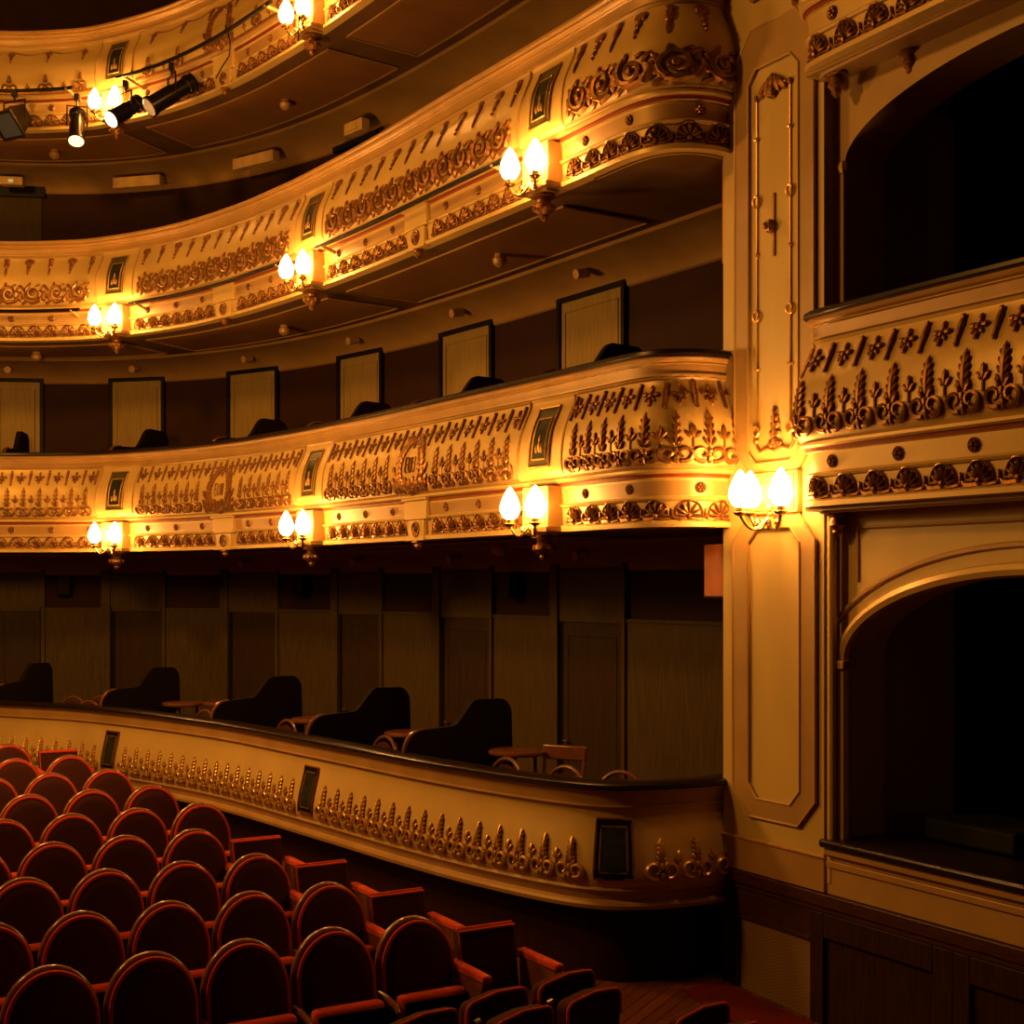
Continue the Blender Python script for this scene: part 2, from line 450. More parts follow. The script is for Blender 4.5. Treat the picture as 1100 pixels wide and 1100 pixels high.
def bracket(root, curve, H, s):
    """square block under a plaque with a plate and turned pendant"""
    fn = lambda u, v, w: (lambda p: (p.x, p.y, EYE + H + v))(curve.pt(u, w))
    hw = .17; o1 = .155
    mb = MB(fn); mb.box((s - hw, -1.20, 0), (s + hw, -.885, o1)); b = mb.build('bracket', M['cream'], root, bevel=.008)
    mb = MB(fn)
    mb.tube([(s - hw + .03, -1.165, o1 + .002), (s + hw - .03, -1.165, o1 + .002), (s + hw - .03, -.92, o1 + .002), (s - hw + .03, -.92, o1 + .002)], .008, 4, True)
    mb.tube([(s - .10, -1.13, o1 + .002), (s + .10, -1.13, o1 + .002), (s + .10, -.96, o1 + .002), (s - .10, -.96, o1 + .002)], .006, 4, True)
    mb.build('bracket_frame', M['tan'], b)
    mb = MB(fn)
    mb.box((s - hw - .025, -1.235, 0), (s + hw + .025, -1.20, o1 + .03)); mb.box((s - .13, -1.255, 0.02), (s + .13, -1.235, o1 - .02))
    mb.build('bracket_plate', M['tan'], b)
    mb = MB(); p = curve.pt(s, .07)
    mb.lathe([(.09, 0), (.10, -.02), (.055, -.04), (.05, -.06), (.085, -.085), (.088, -.11), (.06, -.14), (.03, -.155), (.036, -.17), (.02, -.195), (.004, -.205)],
             (p.x, p.y, EYE + H - 1.255), 14)
    for k in range(7):
        a = 2 * pi * k / 7
        mb.blob((p.x + .075 * cos(a), p.y + .075 * sin(a), EYE + H - 1.255 - .10), (.022, .022, .03), 0, 5, 4)
    mb.build('pendant', M['gold'], b)

def midblock(root, curve, H, s):
    fn = lambda u, v, w: (lambda p: (p.x, p.y, EYE + H + v))(curve.pt(u, w))
    mb = MB(fn); hw = .14
    mb.box((s - hw, -1.225, 0), (s + hw, -1.058, .055)); mb.box((s - hw - .06, -1.055, 0), (s + hw + .06, -.875, .062))
    mb.box((s - hw - .08, -.885, 0), (s + hw + .08, -.86, .085)); mb.box((s - hw - .03, -1.245, 0), (s + hw + .03, -1.222, .075))
    b = mb.build('centre_block', M['cream'], root, bevel=.006)
    mb = MB(fn)
    for k in range(2):
        R = .062 - .024 * k
        mb.tube([(s + cos(2 * pi * i / 18) * R, -1.14 + sin(2 * pi * i / 18) * R, .06) for i in range(18)], .009, 5, True)
    mb.blob((s, -1.14, .06), (.022, .022, .02)); mb.build('roundel', M['gold'], b)
    mb = MB(); p = curve.pt(s, .03)
    mb.lathe([(.05, 0), (.055, -.015), (.03, -.03), (.035, -.05), (.012, -.075), (.003, -.08)], (p.x, p.y, EYE + H - 1.245), 10)
    mb.build('pendant', M['gold'], b)

def panel_lines(root, fn, a, b, z0, z1):
    """raised moulding round a bay panel"""
    n = 14; m = max(3, int((b - a) / .12))
    pts = [(a, z0 + (z1 - z0) * i / n, .004) for i in range(n)] + [(a + (b - a) * i / m, z1, .004) for i in range(m)] + \
          [(b, z1 + (z0 - z1) * i / n, .004) for i in range(n)] + [(b + (a - b) * i / m, z0, .004) for i in range(m)]
    mb = MB(fn); mb.tube(pts, .012, 5, True); return mb

def bay(root, curve, H, a, b, style, mid):
    """panel of one bay between two plaques with its rows of relief"""
    fn = mapper(curve, H)
    pn = sweep(curve, [(o, H + z) for o, z in PANEL_P], a - HALFST, b + HALFST, 'bay_panel', M['cream'], root) if False else None
    pa = sweep(curve, [(o + .006, H + z) for o, z in PANEL_P], a, b, 'bay_panel', M['cream'], root)
    panel_lines(pa, fn, a, b, -.20, -.815).build('panel_moulding', M['tan'], pa)
    L = b - a; c = (a + b) / 2
    # upper row
    if style == 1:
        n = 14 if mid else 8; ef = Each(fn, 'fleur_ornament', M['gold'], pa); ed = Each(fn, 'drop_ornament', M['gold'], pa)
        for i in range(n):
            ef(fleur, a + L * (i + .5) / n, -.315, .066)
            ed(dropbar, a + L * i / n + (.05 if i == 0 else 0), -.235, .17)
        ed(dropbar, b - .05, -.235, .17)
    elif style == 2:
        n = 12 if mid else 7; eh = Each(fn, 'drop_ornament', M['gold'], pa)
        for i in range(n): eh(hangdrop, a + L * (i + .5) / n, -.235, .21, i % 2)
    else:
        n = max(2, round(L / .5)); eh = Each(fn, 'drop_ornament', M['gold'], pa)
        mb = MB(fn)
        for i in range(n):
            u = a + L * (i + .5) / n
            eh(hangdrop, u, -.28, .15, 1)
            if i < n - 1: mb.tube([(u + (L / n) * t / 8, -.25 - .05 * sin(pi * t / 8), .01) for t in range(9)], .009, 4)
        mb.build('garland', M['gold'], pa)
    # lower row
    ep = Each(fn, 'palmette_ornament', M['gold'], pa); eb = Each(fn, 'bud_ornament', M['gold'], pa)
    if style == 1:
        lo, hi = a + .06, b - .06
        segs = [(lo, hi)] if mid is None else [(lo, mid - .34), (mid + .34, hi)]
        for (x0, x1) in segs:
            n = 6 if mid else 8; d = (x1 - x0) / n
            for i in range(n):
                ep(palmette, x0 + d * (i + .5), -.80, .36, d)
                if i < n - 1: eb(bud, x0 + d * (i + 1), -.66, .13)
    elif style == 2:
        mb = MB(fn)
        n = max(2, round((L - .2) / .30)); d = (L - .2) / n
        for i in range(n): rinceau(mb, a + .1 + d * (i + .5), -.785, .24, d, 1 if i % 2 else -1)
        mb.build('acanthus_frieze', M['gold'], pa)
    else:
        n = max(2, round(L / .5))
        for i in range(n):
            u = a + L * (i + .5) / n
            if mid is not None and abs(u - mid) < .4: continue
            ep(palmette, u, -.80, .22, .2)
            eb(bud, u + L / n / 2, -.78, .10)
        mb = MB(fn); mb.tube([(a + .05 + (L - .1) * i / 30, -.805, .01) for i in range(31)], .016, 5); mb.build('bead_moulding', M['gold'], pa)
    if mid is not None and style != 2:
        mb = MB(fn); wreath(mb, mid, -.81, .50); w = mb.build('wreath', M['gold'], pa)
        if style == 1:
            mb = MB(fn); monogram(mb, mid, -.63, .14); mb.build('monogram', M['gold'], w)

def entab(root, curve, H, a, b, mid):
    """rosettes and the band of shells of one bay"""
    fn = mapper(curve, H)
    segs = [(a, b)] if mid is None else [(a, mid - .22), (mid + .22, b)]
    e = sweep(curve, [(o + .004, H + z) for o, z in [(.016, -1.015), (.026, -.915)]], a, b, 'rosette_band', M['tan'], root)
    er = Each(fn, 'rosette', M['gold'], e); es = Each(fn, 'shell_ornament', M['gold'], e); et = Each(fn, 'dart_ornament', M['gold'], e)
    for (x0, x1) in segs:
        n = max(2, round((x1 - x0) / .46)); d = (x1 - x0) / n
        for i in range(n): er(lobed, x0 + d * (i + .5), -.962, .034)
        n = 7; d = (x1 - x0) / n
        for i in range(n):
            es(shell, x0 + d * (i + .5), -1.182, .132, d)
            if i: et(dart, x0 + d * i, -1.17, .085)

def balcony(level, label):
    H = HT[level]; st = level + 1
    root = empty('balcony_front', (0, 0, 0), 0, label, 'balcony', 'tiered balcony fronts')
    sweep(TIER, [(o, H + z) for o, z in RAIL_P], .0, S_END, 'handrail', M['rail'] if level == 0 else M['tan'], root, angle=50)
    sweep(TIER, [(o, H + z) for o, z in CORN_P], .0, S_END, 'cornice', M['tan'], root)
    sweep(TIER, [(o, H + z) for o, z in PANEL_P], .0, S_END, 'parapet', M['cream'], root)
    sweep(TIER, [(o, H + z) for o, z in ENTB_P + RED_P[:1]], .0, S_END, 'torus_moulding', M['cream'], root)
    sweep(TIER, [(o, H + z) for o, z in RED_P], .0, S_END, 'red_line', M['redline'], root)
    sweep(TIER, [(o, H + z) for o, z in ENTB2_P], .0, S_END, 'entablature', M['cream'], root)
    # inner face of the parapet
    sweep(TIER, [(-.14, H - .05), (-.16, H - 1.0)], .0, S_END, 'inner_face', M['redwall'], root)
    fn = mapper(TIER, H)
    S = S_BLOCK
    bays = [(.12, S[0] - HALFST, None), (S[0] + HALFST, S[1] - HALFST, (S[0] + S[1]) / 2), (S[1] + HALFST, S[2] - HALFST, (S[1] + S[2]) / 2),
            (S[2] + HALFST, S[3] - HALFST, (S[2] + S[3]) / 2)]
    for a, b, mid in bays:
        bay(root, TIER, H, a, b, st, mid)
        entab(root, TIER, H, a + (-.08 if a > .5 else .1), b + .08, mid)
        if mid: midblock(root, TIER, H, mid)
    for s in S[:3]:
        plaque(root, fn, s, -.265, -.735, .135)
        bracket(root, TIER, H, s)
    return root

balcony(0, 'lowest of the three gilded balcony fronts, with dark handrail and rows of palmettes')
balcony(1, 'second gilded balcony front from the floor, with scrolling acanthus band')
balcony(2, 'topmost gilded balcony front, with stage spotlights hung before it')

# ------------------------------------------------------------------ ground parapet
HG = -1.36
GB = [GRND.find(659, .06), GRND.find(331, .05), GRND.find(118, .05)]
GB.append(GB[2] + 3.7)
def ground_parapet():
    root = empty('box_parapet', (0, 0, 0), 0, 'long cream parapet with dark rail and palmettes curving behind the red seats', 'parapet')
    E_ = GRND.L - .3
    def sw(P, name, m, **k): return sweep(GRND, [(o, HG + z) for o, z in P], 0, E_, name, m, root, **k)
    sw(G_RAIL, 'handrail', M['rail'], angle=50); sw(G_CORN, 'cornice', M['tan']); pg = sw(G_PANEL, 'panel', M['cream']); sw(G_BASE, 'base_moulding', M['tan'])
    sw([(-.12, -.868), (-.14, -1.6)], 'plinth', M['plinth']); sw([(-.14, -.05), (-.16, -1.0)], 'inner_face', M['redwall'])
    fn = mapper(GRND, HG, ALLG)
    for s in GB[:3]: plaque(root, fn, s, -.25, -.65, .12, True)
    ed = [(.12, GB[0] - .18), (GB[0] + .18, GB[1] - .18), (GB[1] + .18, GB[2] - .18), (GB[2] + .18, GB[3] - .2)]
    for a, b in ed:
        n = max(3, round((b - a) / .225)); d = (b - a) / n
        ep = Each(fn, 'palmette_ornament', M['goldl'], pg); eb = Each(fn, 'bud_ornament', M['goldl'], pg)
        for i in range(n):
            ep(palmette, a + d * (i + .5), -.665, .285, d * .92)
            if i < n - 1: eb(bud, a + d * (i + 1), -.56, .10)
    return root
ground_parapet()

# ------------------------------------------------------------------ sconces
def flame_bulb(mb, c, h=.25, r=.078):
    mb.lathe([(r * .35, 0), (r * .72, h * .08), (r * .98, h * .26), (r, h * .36), (r * .86, h * .56), (r * .55, h * .78), (r * .24, h * .93), (.003, h)], c, 14)
def make_sconce(name, label, arms, group):
    """local frame: x along the wall, -y outward, z=0 at the arm root"""
    root = empty(name, (0, 0, 0), 0, label, 'wall lamp', group)
    mb = MB(); mb.lathe([(.05, 0), (.055, -.012), (.03, -.03), (.014, -.045)], (0, 0, 0), 10, 'y')
    mb.blob((0, -.03, .05), (.02, .02, .05)); mb.blob((0, -.035, -.05), (.018, .018, .05)); mb.build('back_rose', M['brass'], root)
    for (x, y, z) in arms:
        mb = MB(); pts = []
        for i in range(11):
            t = i / 10
            pts.append((x * t ** .8, -.02 + (y + .02) * t ** .8, -.085 * sin(pi * t) * 1.1 + z * t * t))
        mb.tube(pts, [.012] * 11, 6)
        mb.blob((x * .5, y * .5, -.05), (.02, .02, .03))
        a = mb.build('arm', M['brass'], root)
        mb = MB(); mb.lathe([(.012, -.01), (.035, .0), (.05, .016), (.028, .024), (.03, .05), (.02, .056)], (x, y, z), 12); mb.build('candle_cup', M['brass'], a)
        mb = MB(); flame_bulb(mb, (x, y, z + .05)); mb.build('flame_bulb', M['bulb'], a)
    return root
two = [(-.145, -.13, -.02), (.14, -.09, -.02)]
sc0 = make_sconce('wall_sconce', 'x', two, 'twin-bulb sconces on the balcony fronts')
k = 0
which = {(0, 0): 'twin flame-bulb sconce on the lowest balcony, nearest the pilaster', (0, 1): 'twin flame-bulb sconce on the lowest balcony, second from the pilaster',
         (0, 2): 'twin flame-bulb sconce on the lowest balcony, farthest from the pilaster', (1, 0): 'twin flame-bulb sconce on the second balcony, nearest the pilaster',
         (1, 1): 'twin flame-bulb sconce on the second balcony, second from the pilaster', (1, 2): 'twin flame-bulb sconce on the second balcony, farthest from the pilaster',
         (2, 1): 'twin flame-bulb sconce on the topmost balcony above the hanging cables', (2, 2): 'twin flame-bulb sconce on the topmost balcony behind the spotlights'}
for (lv, i), lab in which.items():
    s = S_BLOCK[i]; p = TIER.pt(s, .157); n = TIER.nrm(s)
    rz = math.atan2(n.y, n.x) + pi / 2
    loc = (p.x, p.y, EYE + HT[lv] - 1.165)
    if k == 0: sc0.location = loc; sc0.rotation_euler = (0, 0, rz); sc0['label'] = lab
    else: dup(sc0, loc, rz, lab)
    k += 1

# ------------------------------------------------------------------ rear walls, doors and soffits
S_W0 = 0.3
def wall_door_s(px): return WALL.find(px)
DOORPX = [(-85, -30), (-6, 44), (122, 175), (249, 298), (367, 411), (477, 529), (605, 671)]
DS = [tuple(sorted((WALL.find(a), WALL.find(b)))) for a, b in DOORPX]
WEND = WALL.L - .4
wl = {}
wl[1] = sweep(WALL, [(0, 3.0), (0, .45)], 0, WEND, 'wall_rear_middle', M['redwall']); tag(wl[1], kind='structure')
wl[2] = sweep(WALL, [(0, 5.6), (0, 3.0)], 0, WEND, 'wall_rear_upper', M['redwall']); tag(wl[2], kind='structure')
wl[3] = sweep(WALL, [(0, 10.2), (0, 5.6)], 0, WEND, 'wall_rear_top', M['redwall']); tag(wl[3], kind='structure')
wl[0] = sweep(WALL, [(0, .38), (0, -2.6)], 0, WEND, 'wall_rear_lower', M['redwall']); tag(wl[0], kind='structure')
def wfn(u, v, w): p = WALL.pt(u, w); return (p.x, p.y, EYE + v)
# olive dado and posts of the lower wall: one panel field per section, split at the doors
def wallbox(mb, a, b, z0, z1, w0, w1):
    n = max(1, int((b - a) / .25)); 
    for i in range(n):
        x0 = a + (b - a) * i / n; x1 = a + (b - a) * (i + 1) / n
        mb.box((x0, z0, w0), (x1, z1, w1))
ndoor = 0
for i, (a, b) in enumerate(DS):
    # middle tier door: black frame, olive leaf
    top1 = 2.76
    fr = MB(wfn)
    fr.box((a - .05, .4, 0), (a, top1, .05)); fr.box((b, .4, 0), (b + .05, top1, .05)); fr.box((a - .05, top1, 0), (b + .05, top1 + .05, .05))
    ndoor += 1
    d = empty('door_%d' % ndoor, (0, 0, 0), kind='structure')
    fr.build('door_frame', M['black'], d)
    mb = MB(wfn); mb.box((a, .4, 0), (b, top1, .02)); mb.build('door_leaf', M['olivedoor'], d)
    mb = MB(wfn); mb.tube([(a + .07, .5, .022), (b - .07, .5, .022), (b - .07, top1 - .1, .022), (a + .07, top1 - .1, .022)], .006, 4, True); mb.build('door_moulding', M['olive'], d)
    # lower door below an olive panel
    ndoor += 1
    d = empty('door_%d' % ndoor, (0, 0, 0), kind='structure')
    w = b - a
    mb = MB(wfn); wallbox(mb, a - .02, b + .02, -.30, .16, 0, .035); mb.build('overdoor_panel', M['olive'], d)
    mb = MB(wfn); mb.box((a - .07, -2.4, 0), (a - .02, .2, .06)); mb.box((b + .02, -2.4, 0), (b + .15, .2, .06)); mb.box((a, -.36, 0), (b, -.30, .045)); mb.build('door_frame', M['olive'], d)
    mb = MB(wfn); mb.box((b - .05, -2.4, 0), (b + .02, -.36, .02)); mb.build('door_gap', M['black'], d)
    mb = MB(wfn); mb.box((a, -2.4, 0), (b - .05, -.36, .03)); mb.build('door_leaf', M['olived'], d)
    mb = MB(wfn); mb.tube([(a + .08, -2.3, .032), (b - .13, -2.3, .032), (b - .13, -.50, .032), (a + .08, -.50, .032)], .007, 4, True); mb.build('door_moulding', M['olived'], d)
    mb = MB(wfn); mb.tube([(b - .10, -1.52, .03), (b - .10, -1.52, .07), (b - .18, -1.52, .08)], .010, 6); mb.build('door_handle', M['brass'], d)
# dado between doors
ds = sorted(DS)
tr = 0
prev = 0.05
for (a, b) in ds + [(WEND - .2, WEND)]:
    if a - .07 - prev > .15:
        tr += 1
        t = empty('trim_%d' % tr, (0, 0, 0), kind='structure')
        mb = MB(wfn); wallbox(mb, prev, a - .07, -2.4, -.34, 0, .03); mb.build('dado_panel', M['olive'], t)
        mb = MB(wfn); wallbox(mb, prev, a - .07, -.345, -.315, 0, .045); mb.build('dado_cap', M['olive'], t)
        # skirt on the middle tier wall
        mb = MB(wfn); wallbox(mb, prev + .14, a - .05, .4, 1.62, 0, .02); mb.build('upper_dado', M['olive'], t)
    prev = b + .15
# the upper tier doorway with dark header
a, b = sorted((WALL.find(-20), WALL.find(45)))
d = empty('door_%d' % (ndoor + 1), (0, 0, 0), kind='structure')
mb = MB(wfn); mb.box((a, 3.3, 0), (b, 5.28, .02)); mb.build('door_leaf', M['olived'], d)
mb = MB(wfn); mb.box((a - .05, 5.28, 0), (b + .05, 5.42, .07)); mb.build('door_header', M['black'], d)

def soffit(level):
    H = HT[level] - 1.245
    c = empty('ceiling', (0, 0, 0), kind='structure')
    cove = [(.52, H - .002), (.50, H - .03)] + [(.50 - .48 * sin(x), H - .03 - .22 * (1 - cos(x))) for x in [i * pi / 2 / 7 for i in range(1, 8)]] + [(-.01, H - .27)]
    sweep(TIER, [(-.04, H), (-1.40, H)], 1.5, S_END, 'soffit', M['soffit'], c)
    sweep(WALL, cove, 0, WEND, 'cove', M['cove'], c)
    e = TIER.pt(1.5, -1.40)
    front = [tuple(TIER.pt(i * .1, -.02)) for i in range(15, -1, -1)]
    back = [tuple(WALL.pt(i * .2, .45)) for i in range(0, 40) if (WALL.pt(i * .2, .45) - e).length > .2 and WALL.pt(i * .2, .45).y < e.y]
    poly = front + back + [tuple(e)]
    mb = MB(); mb.add([(x, y, EYE + H + .001) for x, y in poly], [tuple(range(len(poly)))]); mb.build('soffit_corner', M['soffit'], c, smooth=False)
    fn = lambda u, v, w: (lambda p: (p.x, p.y, EYE + w))(TIER.pt(u, -v))
    S = S_BLOCK
    for a, b in ((S[0] + .16, S[1] - .2), (S[1] + .2, S[2] - .2), (S[2] + .2, S[3] - .2)):
        n = max(3, int((b - a) / .15)); vs = []; fs = []
        for i in range(n + 1):
            u = a + (b - a) * i / n; vs += [(u, .22, H - .012), (u, 1.08, H - .012)]
        for i in range(n): fs.append((2 * i, 2 * i + 1, 2 * i + 3, 2 * i + 2))
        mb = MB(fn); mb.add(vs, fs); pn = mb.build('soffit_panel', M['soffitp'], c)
        pts = [(a + (b - a) * i / n, .22, H - .014) for i in range(n + 1)] + [(b - (b - a) * i / n, 1.08, H - .014) for i in range(n + 1)]
        mb = MB(fn); mb.tube(pts, .012, 5, True); mb.build('panel_moulding', M['cove'], pn)
    return c
for lv in range(3): soffit(lv)
# slab edges above the rear walls so that no light leaks between tiers
# soffit lamps (small turned wooden knobs) and cove lights
def soffit_at(level, px, o):
    s = TIER.find(px, o); p = TIER.pt(s, o); return p, s
knob = MB(); knob.lathe([(.05, 0), (.05, -.02), (.07, -.05), (.062, -.09), (.03, -.115), (.004, -.12)], (0, 0, 0), 12)
knob0 = None
place = {0: 'lowest', 1: 'second', 2: 'topmost'}
for lv, pxs in ((0, (536,)), (1, (40, 306, 537)), (2, (58, 307))):
    for j, px in enumerate(pxs):
        p, s = soffit_at(lv, px, -.65)
        if knob0 is None: o = knob0 = knob.build('soffit_lamp', M['tan'])
        else: o = knob0.copy(); COL.objects.link(o)
        o.location = (p.x, p.y, EYE + HT[lv] - 1.255)
        side = ['farthest from the pilaster', 'at the middle of the curve', 'nearest the pilaster'][j if len(pxs) > 2 else 2 * j if len(pxs) > 1 else 2]
        tag(o, 'small round knob lamp under the %s balcony, %s' % (place[lv], side), 'ceiling lamp', 'knob lamps under the balconies')
cyl = MB(); cyl.tube([(0, .02, 0), (0, -.12, -.03)], .045, 12); cyl0 = None
ordn = ['first', 'second', 'third', 'fourth', 'fifth', 'sixth', 'seventh', 'eighth', 'ninth', 'tenth', 'eleventh', 'twelfth']
for lv, pxs in ((0, (628, 491, 386, 265)), (1, (630, 495, 383, 269, 145, 10))):
    for j, px in enumerate(pxs):
        s = TIER.find(px, -1.5); p = TIER.pt(s, -1.50); n = TIER.nrm(s)
        if cyl0 is None: o = cyl0 = cyl.build('cove_spotlight', M['tan'])
        else: o = cyl0.copy(); COL.objects.link(o)
        o.location = (p.x, p.y, EYE + HT[lv] - 1.245 - .10); o.rotation_euler = (0, 0, math.atan2(n.y, n.x) + pi / 2)
        tag(o, 'little cylindrical cove spotlight under the %s balcony, %s counting from the pilaster' % (place[lv], ordn[j]), 'spotlight', 'cove spotlights under the balconies')

# boards, sign and box under the topmost balcony
def wallthing(name, px0, px1, z0, z1, m, label, cat, o=-1.42, th=.06, lv=2, group=None):
    s = TIER.find((px0 + px1) / 2, o); p = TIER.pt(s, o); n = TIER.nrm(s)
    w = abs(px1 - px0) * p.y / F / max(.5, abs(n.y))
    mb = MB(); mb.box((-w / 2, -th, z0), (w / 2, th, z1)); ob = mb.build(name, m, bevel=.008)
    ob.location = (p.x, p.y, EYE); ob.rotation_euler = (0, 0, math.atan2(n.y, n.x) + pi / 2)
    return tag(ob, label, cat, group)
wallthing('acoustic_board', 121, 175, 5.30, 5.44, M['palewood'], 'pale board under the topmost balcony, nearer the doorway', 'board', group='pale boards')
wallthing('acoustic_board', 249, 299, 5.32, 5.46, M['palewood'], 'pale board under the topmost balcony, partly above the second balcony rail', 'board', group='pale boards')
e = wallthing('exit_sign', 0, 24, 5.35, 5.46, M['palewood'], 'small exit sign with a green glow above the upper doorway', 'sign')
mb = MB(); mb.box((-.03, -.065, 5.38), (.03, -.06, 5.42)); mb.build('green_lamp', M['exit'], e)
e = wallthing('wall_speaker', 372, 394, 5.30, 5.44, M['palewood'], 'small pale box fixture above a black shelf under the topmost balcony', 'fixture')
mb = MB(); mb.box((-.11, -.075, 5.33), (.09, -.055, 5.37)); mb.build('front_slot', M['creamflat'], e)
wallthing('black_shelf', 357, 410, 5.20, 5.27, M['black'], 'black ledge below the small pale box fixture', 'ledge', o=-1.5)

# black speakers on the lower wall
for px, lab in ((72, 'black speaker hung on the dark red wall, farthest from the pilaster'), (330, 'black speaker hung on the dark red wall, middle one of three'), (558, 'black speaker hung on the dark red wall, nearest the pilaster')):
    s = WALL.find(px); p = WALL.pt(s, .10); n = WALL.nrm(s)
    r = empty('wall_speaker', (p.x, p.y, EYE - .01), math.atan2(n.y, n.x) + pi / 2, lab, 'speaker', 'black speakers under the lowest balcony')
    mb = MB(); mb.box((-.09, -.09, -.13), (.09, .06, .13)); mb.build('cabinet', M['blackmetal'], r, bevel=.01)
    mb = MB(); mb.box((-.078, -.097, -.115), (.078, -.09, .115)); mb.build('grille', M['black'], r)
    mb = MB(); mb.box((-.02, .06, .02), (.02, .1, .1)); mb.build('mount', M['black'], r)

# ------------------------------------------------------------------ partitions between the boxes
def partition(curve, s, H, front_h, back_h, label, group):
    """curved dividing screen running back from the rail, low at the rail and rising in an S"""
    p0 = curve.pt(s, -.10); n = curve.nrm(s)
    r = empty('box_partition', (p0.x, p0.y, EYE + H - .95), math.atan2(n.y, n.x) + pi / 2, label, 'partition', group)
    base = .95
    prof = [(0, 0), (0, base - .02)]
    for i in range(6):
        a = i / 5 * pi / 2
        prof.append((.16 * (1 - cos(a)), base - .02 + front_h * sin(a)))
    for i in range(1, 9):
        t = i / 8
        prof.append((.16 + .30 * t, base - .02 + front_h + .015 * t))
    y0 = base - .005 + front_h
    for i in range(1, 9):
        t = i / 8; e = t * t * (3 - 2 * t)
        prof.append((.46 + .26 * t, y0 + (back_h - front_h) * e))
    for i in range(1, 6):
        a = i / 5 * pi / 2
        prof.append((.72 + .22 + .14 * sin(a), y0 + (back_h - front_h) - .14 * (1 - cos(a))))
    prof += [(1.12, 0)]
    def L(x, y, z): return (x, y, z)
    mb = MB(); vs = [(-.03, y, z) for y, z in prof] + [(.03, y, z) for y, z in prof]; k = len(prof)
    fs = [tuple(range(k)), tuple(range(2 * k - 1, k - 1, -1))] + [(i, i + k, (i + 1) % k + k, (i + 1) % k) for i in range(k)]
    mb.add(vs, fs); mb.build('screen', M['part'], r)
    mb = MB(); mb.tube([(0, y - .004, z) for y, z in prof[1:9]], .016, 6); mb.build('brass_edge', M['bentwood'], r)
    return r
lab = ['nearest the pilaster', 'second from the pilaster', 'third from the pilaster', 'fourth from the pilaster', 'fifth from the pilaster', 'sixth from the pilaster', 'farthest from the pilaster']
for j, px in enumerate((434, 330, 227, 108, -8)):
    partition(GRND, GRND.find(px, -.1), HG, .19, .40, 'dark curved partition rising behind the cream parapet, ' + lab[j], 'dark partitions behind the parapet')
for j, px in enumerate((578, 441, 329, 228, 118, 5)):
    partition(TIER, TIER.find(px, -.1), HT[0], .10, .36, 'dark curved partition top showing above the lowest balcony rail, ' + lab[j], 'dark partitions behind the lowest balcony rail')

# ------------------------------------------------------------------ bentwood chairs and small tables in the boxes
box_floor = EYE + HG - .92
mbf = sweep(GRND, [(-.15, HG - .92), (-2.9, HG - .92)], .1, GRND.L - .4, 'floor_boxes', M['carpet']); tag(mbf, kind='structure')
mbf.name = 'floor.001'
def make_chair(name, style):
    r = empty(name, (0, 0, 0))
    mb = MB(); mb.lathe([(.17, .43), (.20, .44), (.205, .455), (.19, .47), (.02, .472)], (0, 0, 0), 16); mb.build('seat', M['velvet_shaded'], r)
    for sx in (-1, 1):
        mb = MB(); mb.tube([(sx * .12, -.13, .44), (sx * .16, -.19, 0)], [.018, .012], 6); mb.build('leg', M['bentwood'], r)
        mb = MB(); mb.tube([(sx * .13, .13, .44), (sx * .17, .2, 0)], [.018, .012], 6); mb.build('leg', M['bentwood'], r)
    if style == 0:
        pts = [(-.19, .17, .44), (-.20, .2, .62)] + [(.20 * -cos(a), .215 + .02 * sin(a), .70 + .20 * sin(a)) for a in [i * pi / 12 for i in range(13)]] + [(.20, .2, .62), (.19, .17, .44)]
        mb = MB(); mb.tube(pts, .017, 7); b = mb.build('back_hoop', M['bentwood'], r)
        mb = MB(); pl = [(-.16, .50), (.16, .50)] + [(.165 * cos(a), .69 + .165 * sin(a)) for a in [i * pi / 10 for i in range(11)]]
        mb.prism(pl, .20, .225); mb.build('back_pad', M['velvet_shaded'], r)
    else:
        for sx in (-1, 1):
            mb = MB(); mb.tube([(sx * .17, .16, .44), (sx * .18, .24, .92)], .016, 6); mb.build('back_post', M['bentwood'], r)
        mb = MB(); mb.box((-.2, .215, .82), (.2, .245, .94)); mb.build('top_rail', M['bentwood'], r, bevel=.012)
        mb = MB(); mb.box((-.17, .2, .66), (.17, .222, .70)); mb.build('back_slat', M['bentwood'], r)
    return r
def at_ground(px, o): s = GRND.find(px, o); p = GRND.pt(s, o); n = GRND.nrm(s); return p, math.atan2(n.y, n.x) + pi / 2
proto = make_chair('bentwood_chair', 0); first = True
cl = ['under the sixth box door', 'beside a partition', '', '']
spots = [(64, -.80, .04), (95, -.98, .06), (80, -.38, -.02), (201, -.42, -.01), (287, -.45, .0), (317, -.42, .01), (391, -.45, 0), (424, -.42, .01), (520, -.38, .0), (586, -.40, -.02), (651, -.45, -.04)]
for j, (px, o, dz) in enumerate(sorted(spots, reverse=True)):
    p, rz = at_ground(px, o)
    lb = 'round-backed bentwood chair behind the parapet rail, %s counting from the pilaster' % ordn[j]
    loc = (p.x, p.y, box_floor)
    if first: proto.location = loc; proto.rotation_euler = (0, 0, rz); tag(proto, lb, 'chair', 'bentwood chairs in the boxes'); first = False
    else: dup(proto, loc, rz, lb)
p, rz = at_ground(592, -.95); c2 = make_chair('ladder_back_chair', 1); c2.location = (p.x, p.y, box_floor + .03); c2.rotation_euler = (0, 0, rz + .35)
tag(c2, 'square-backed wooden chair in the box nearest the pilaster', 'chair')
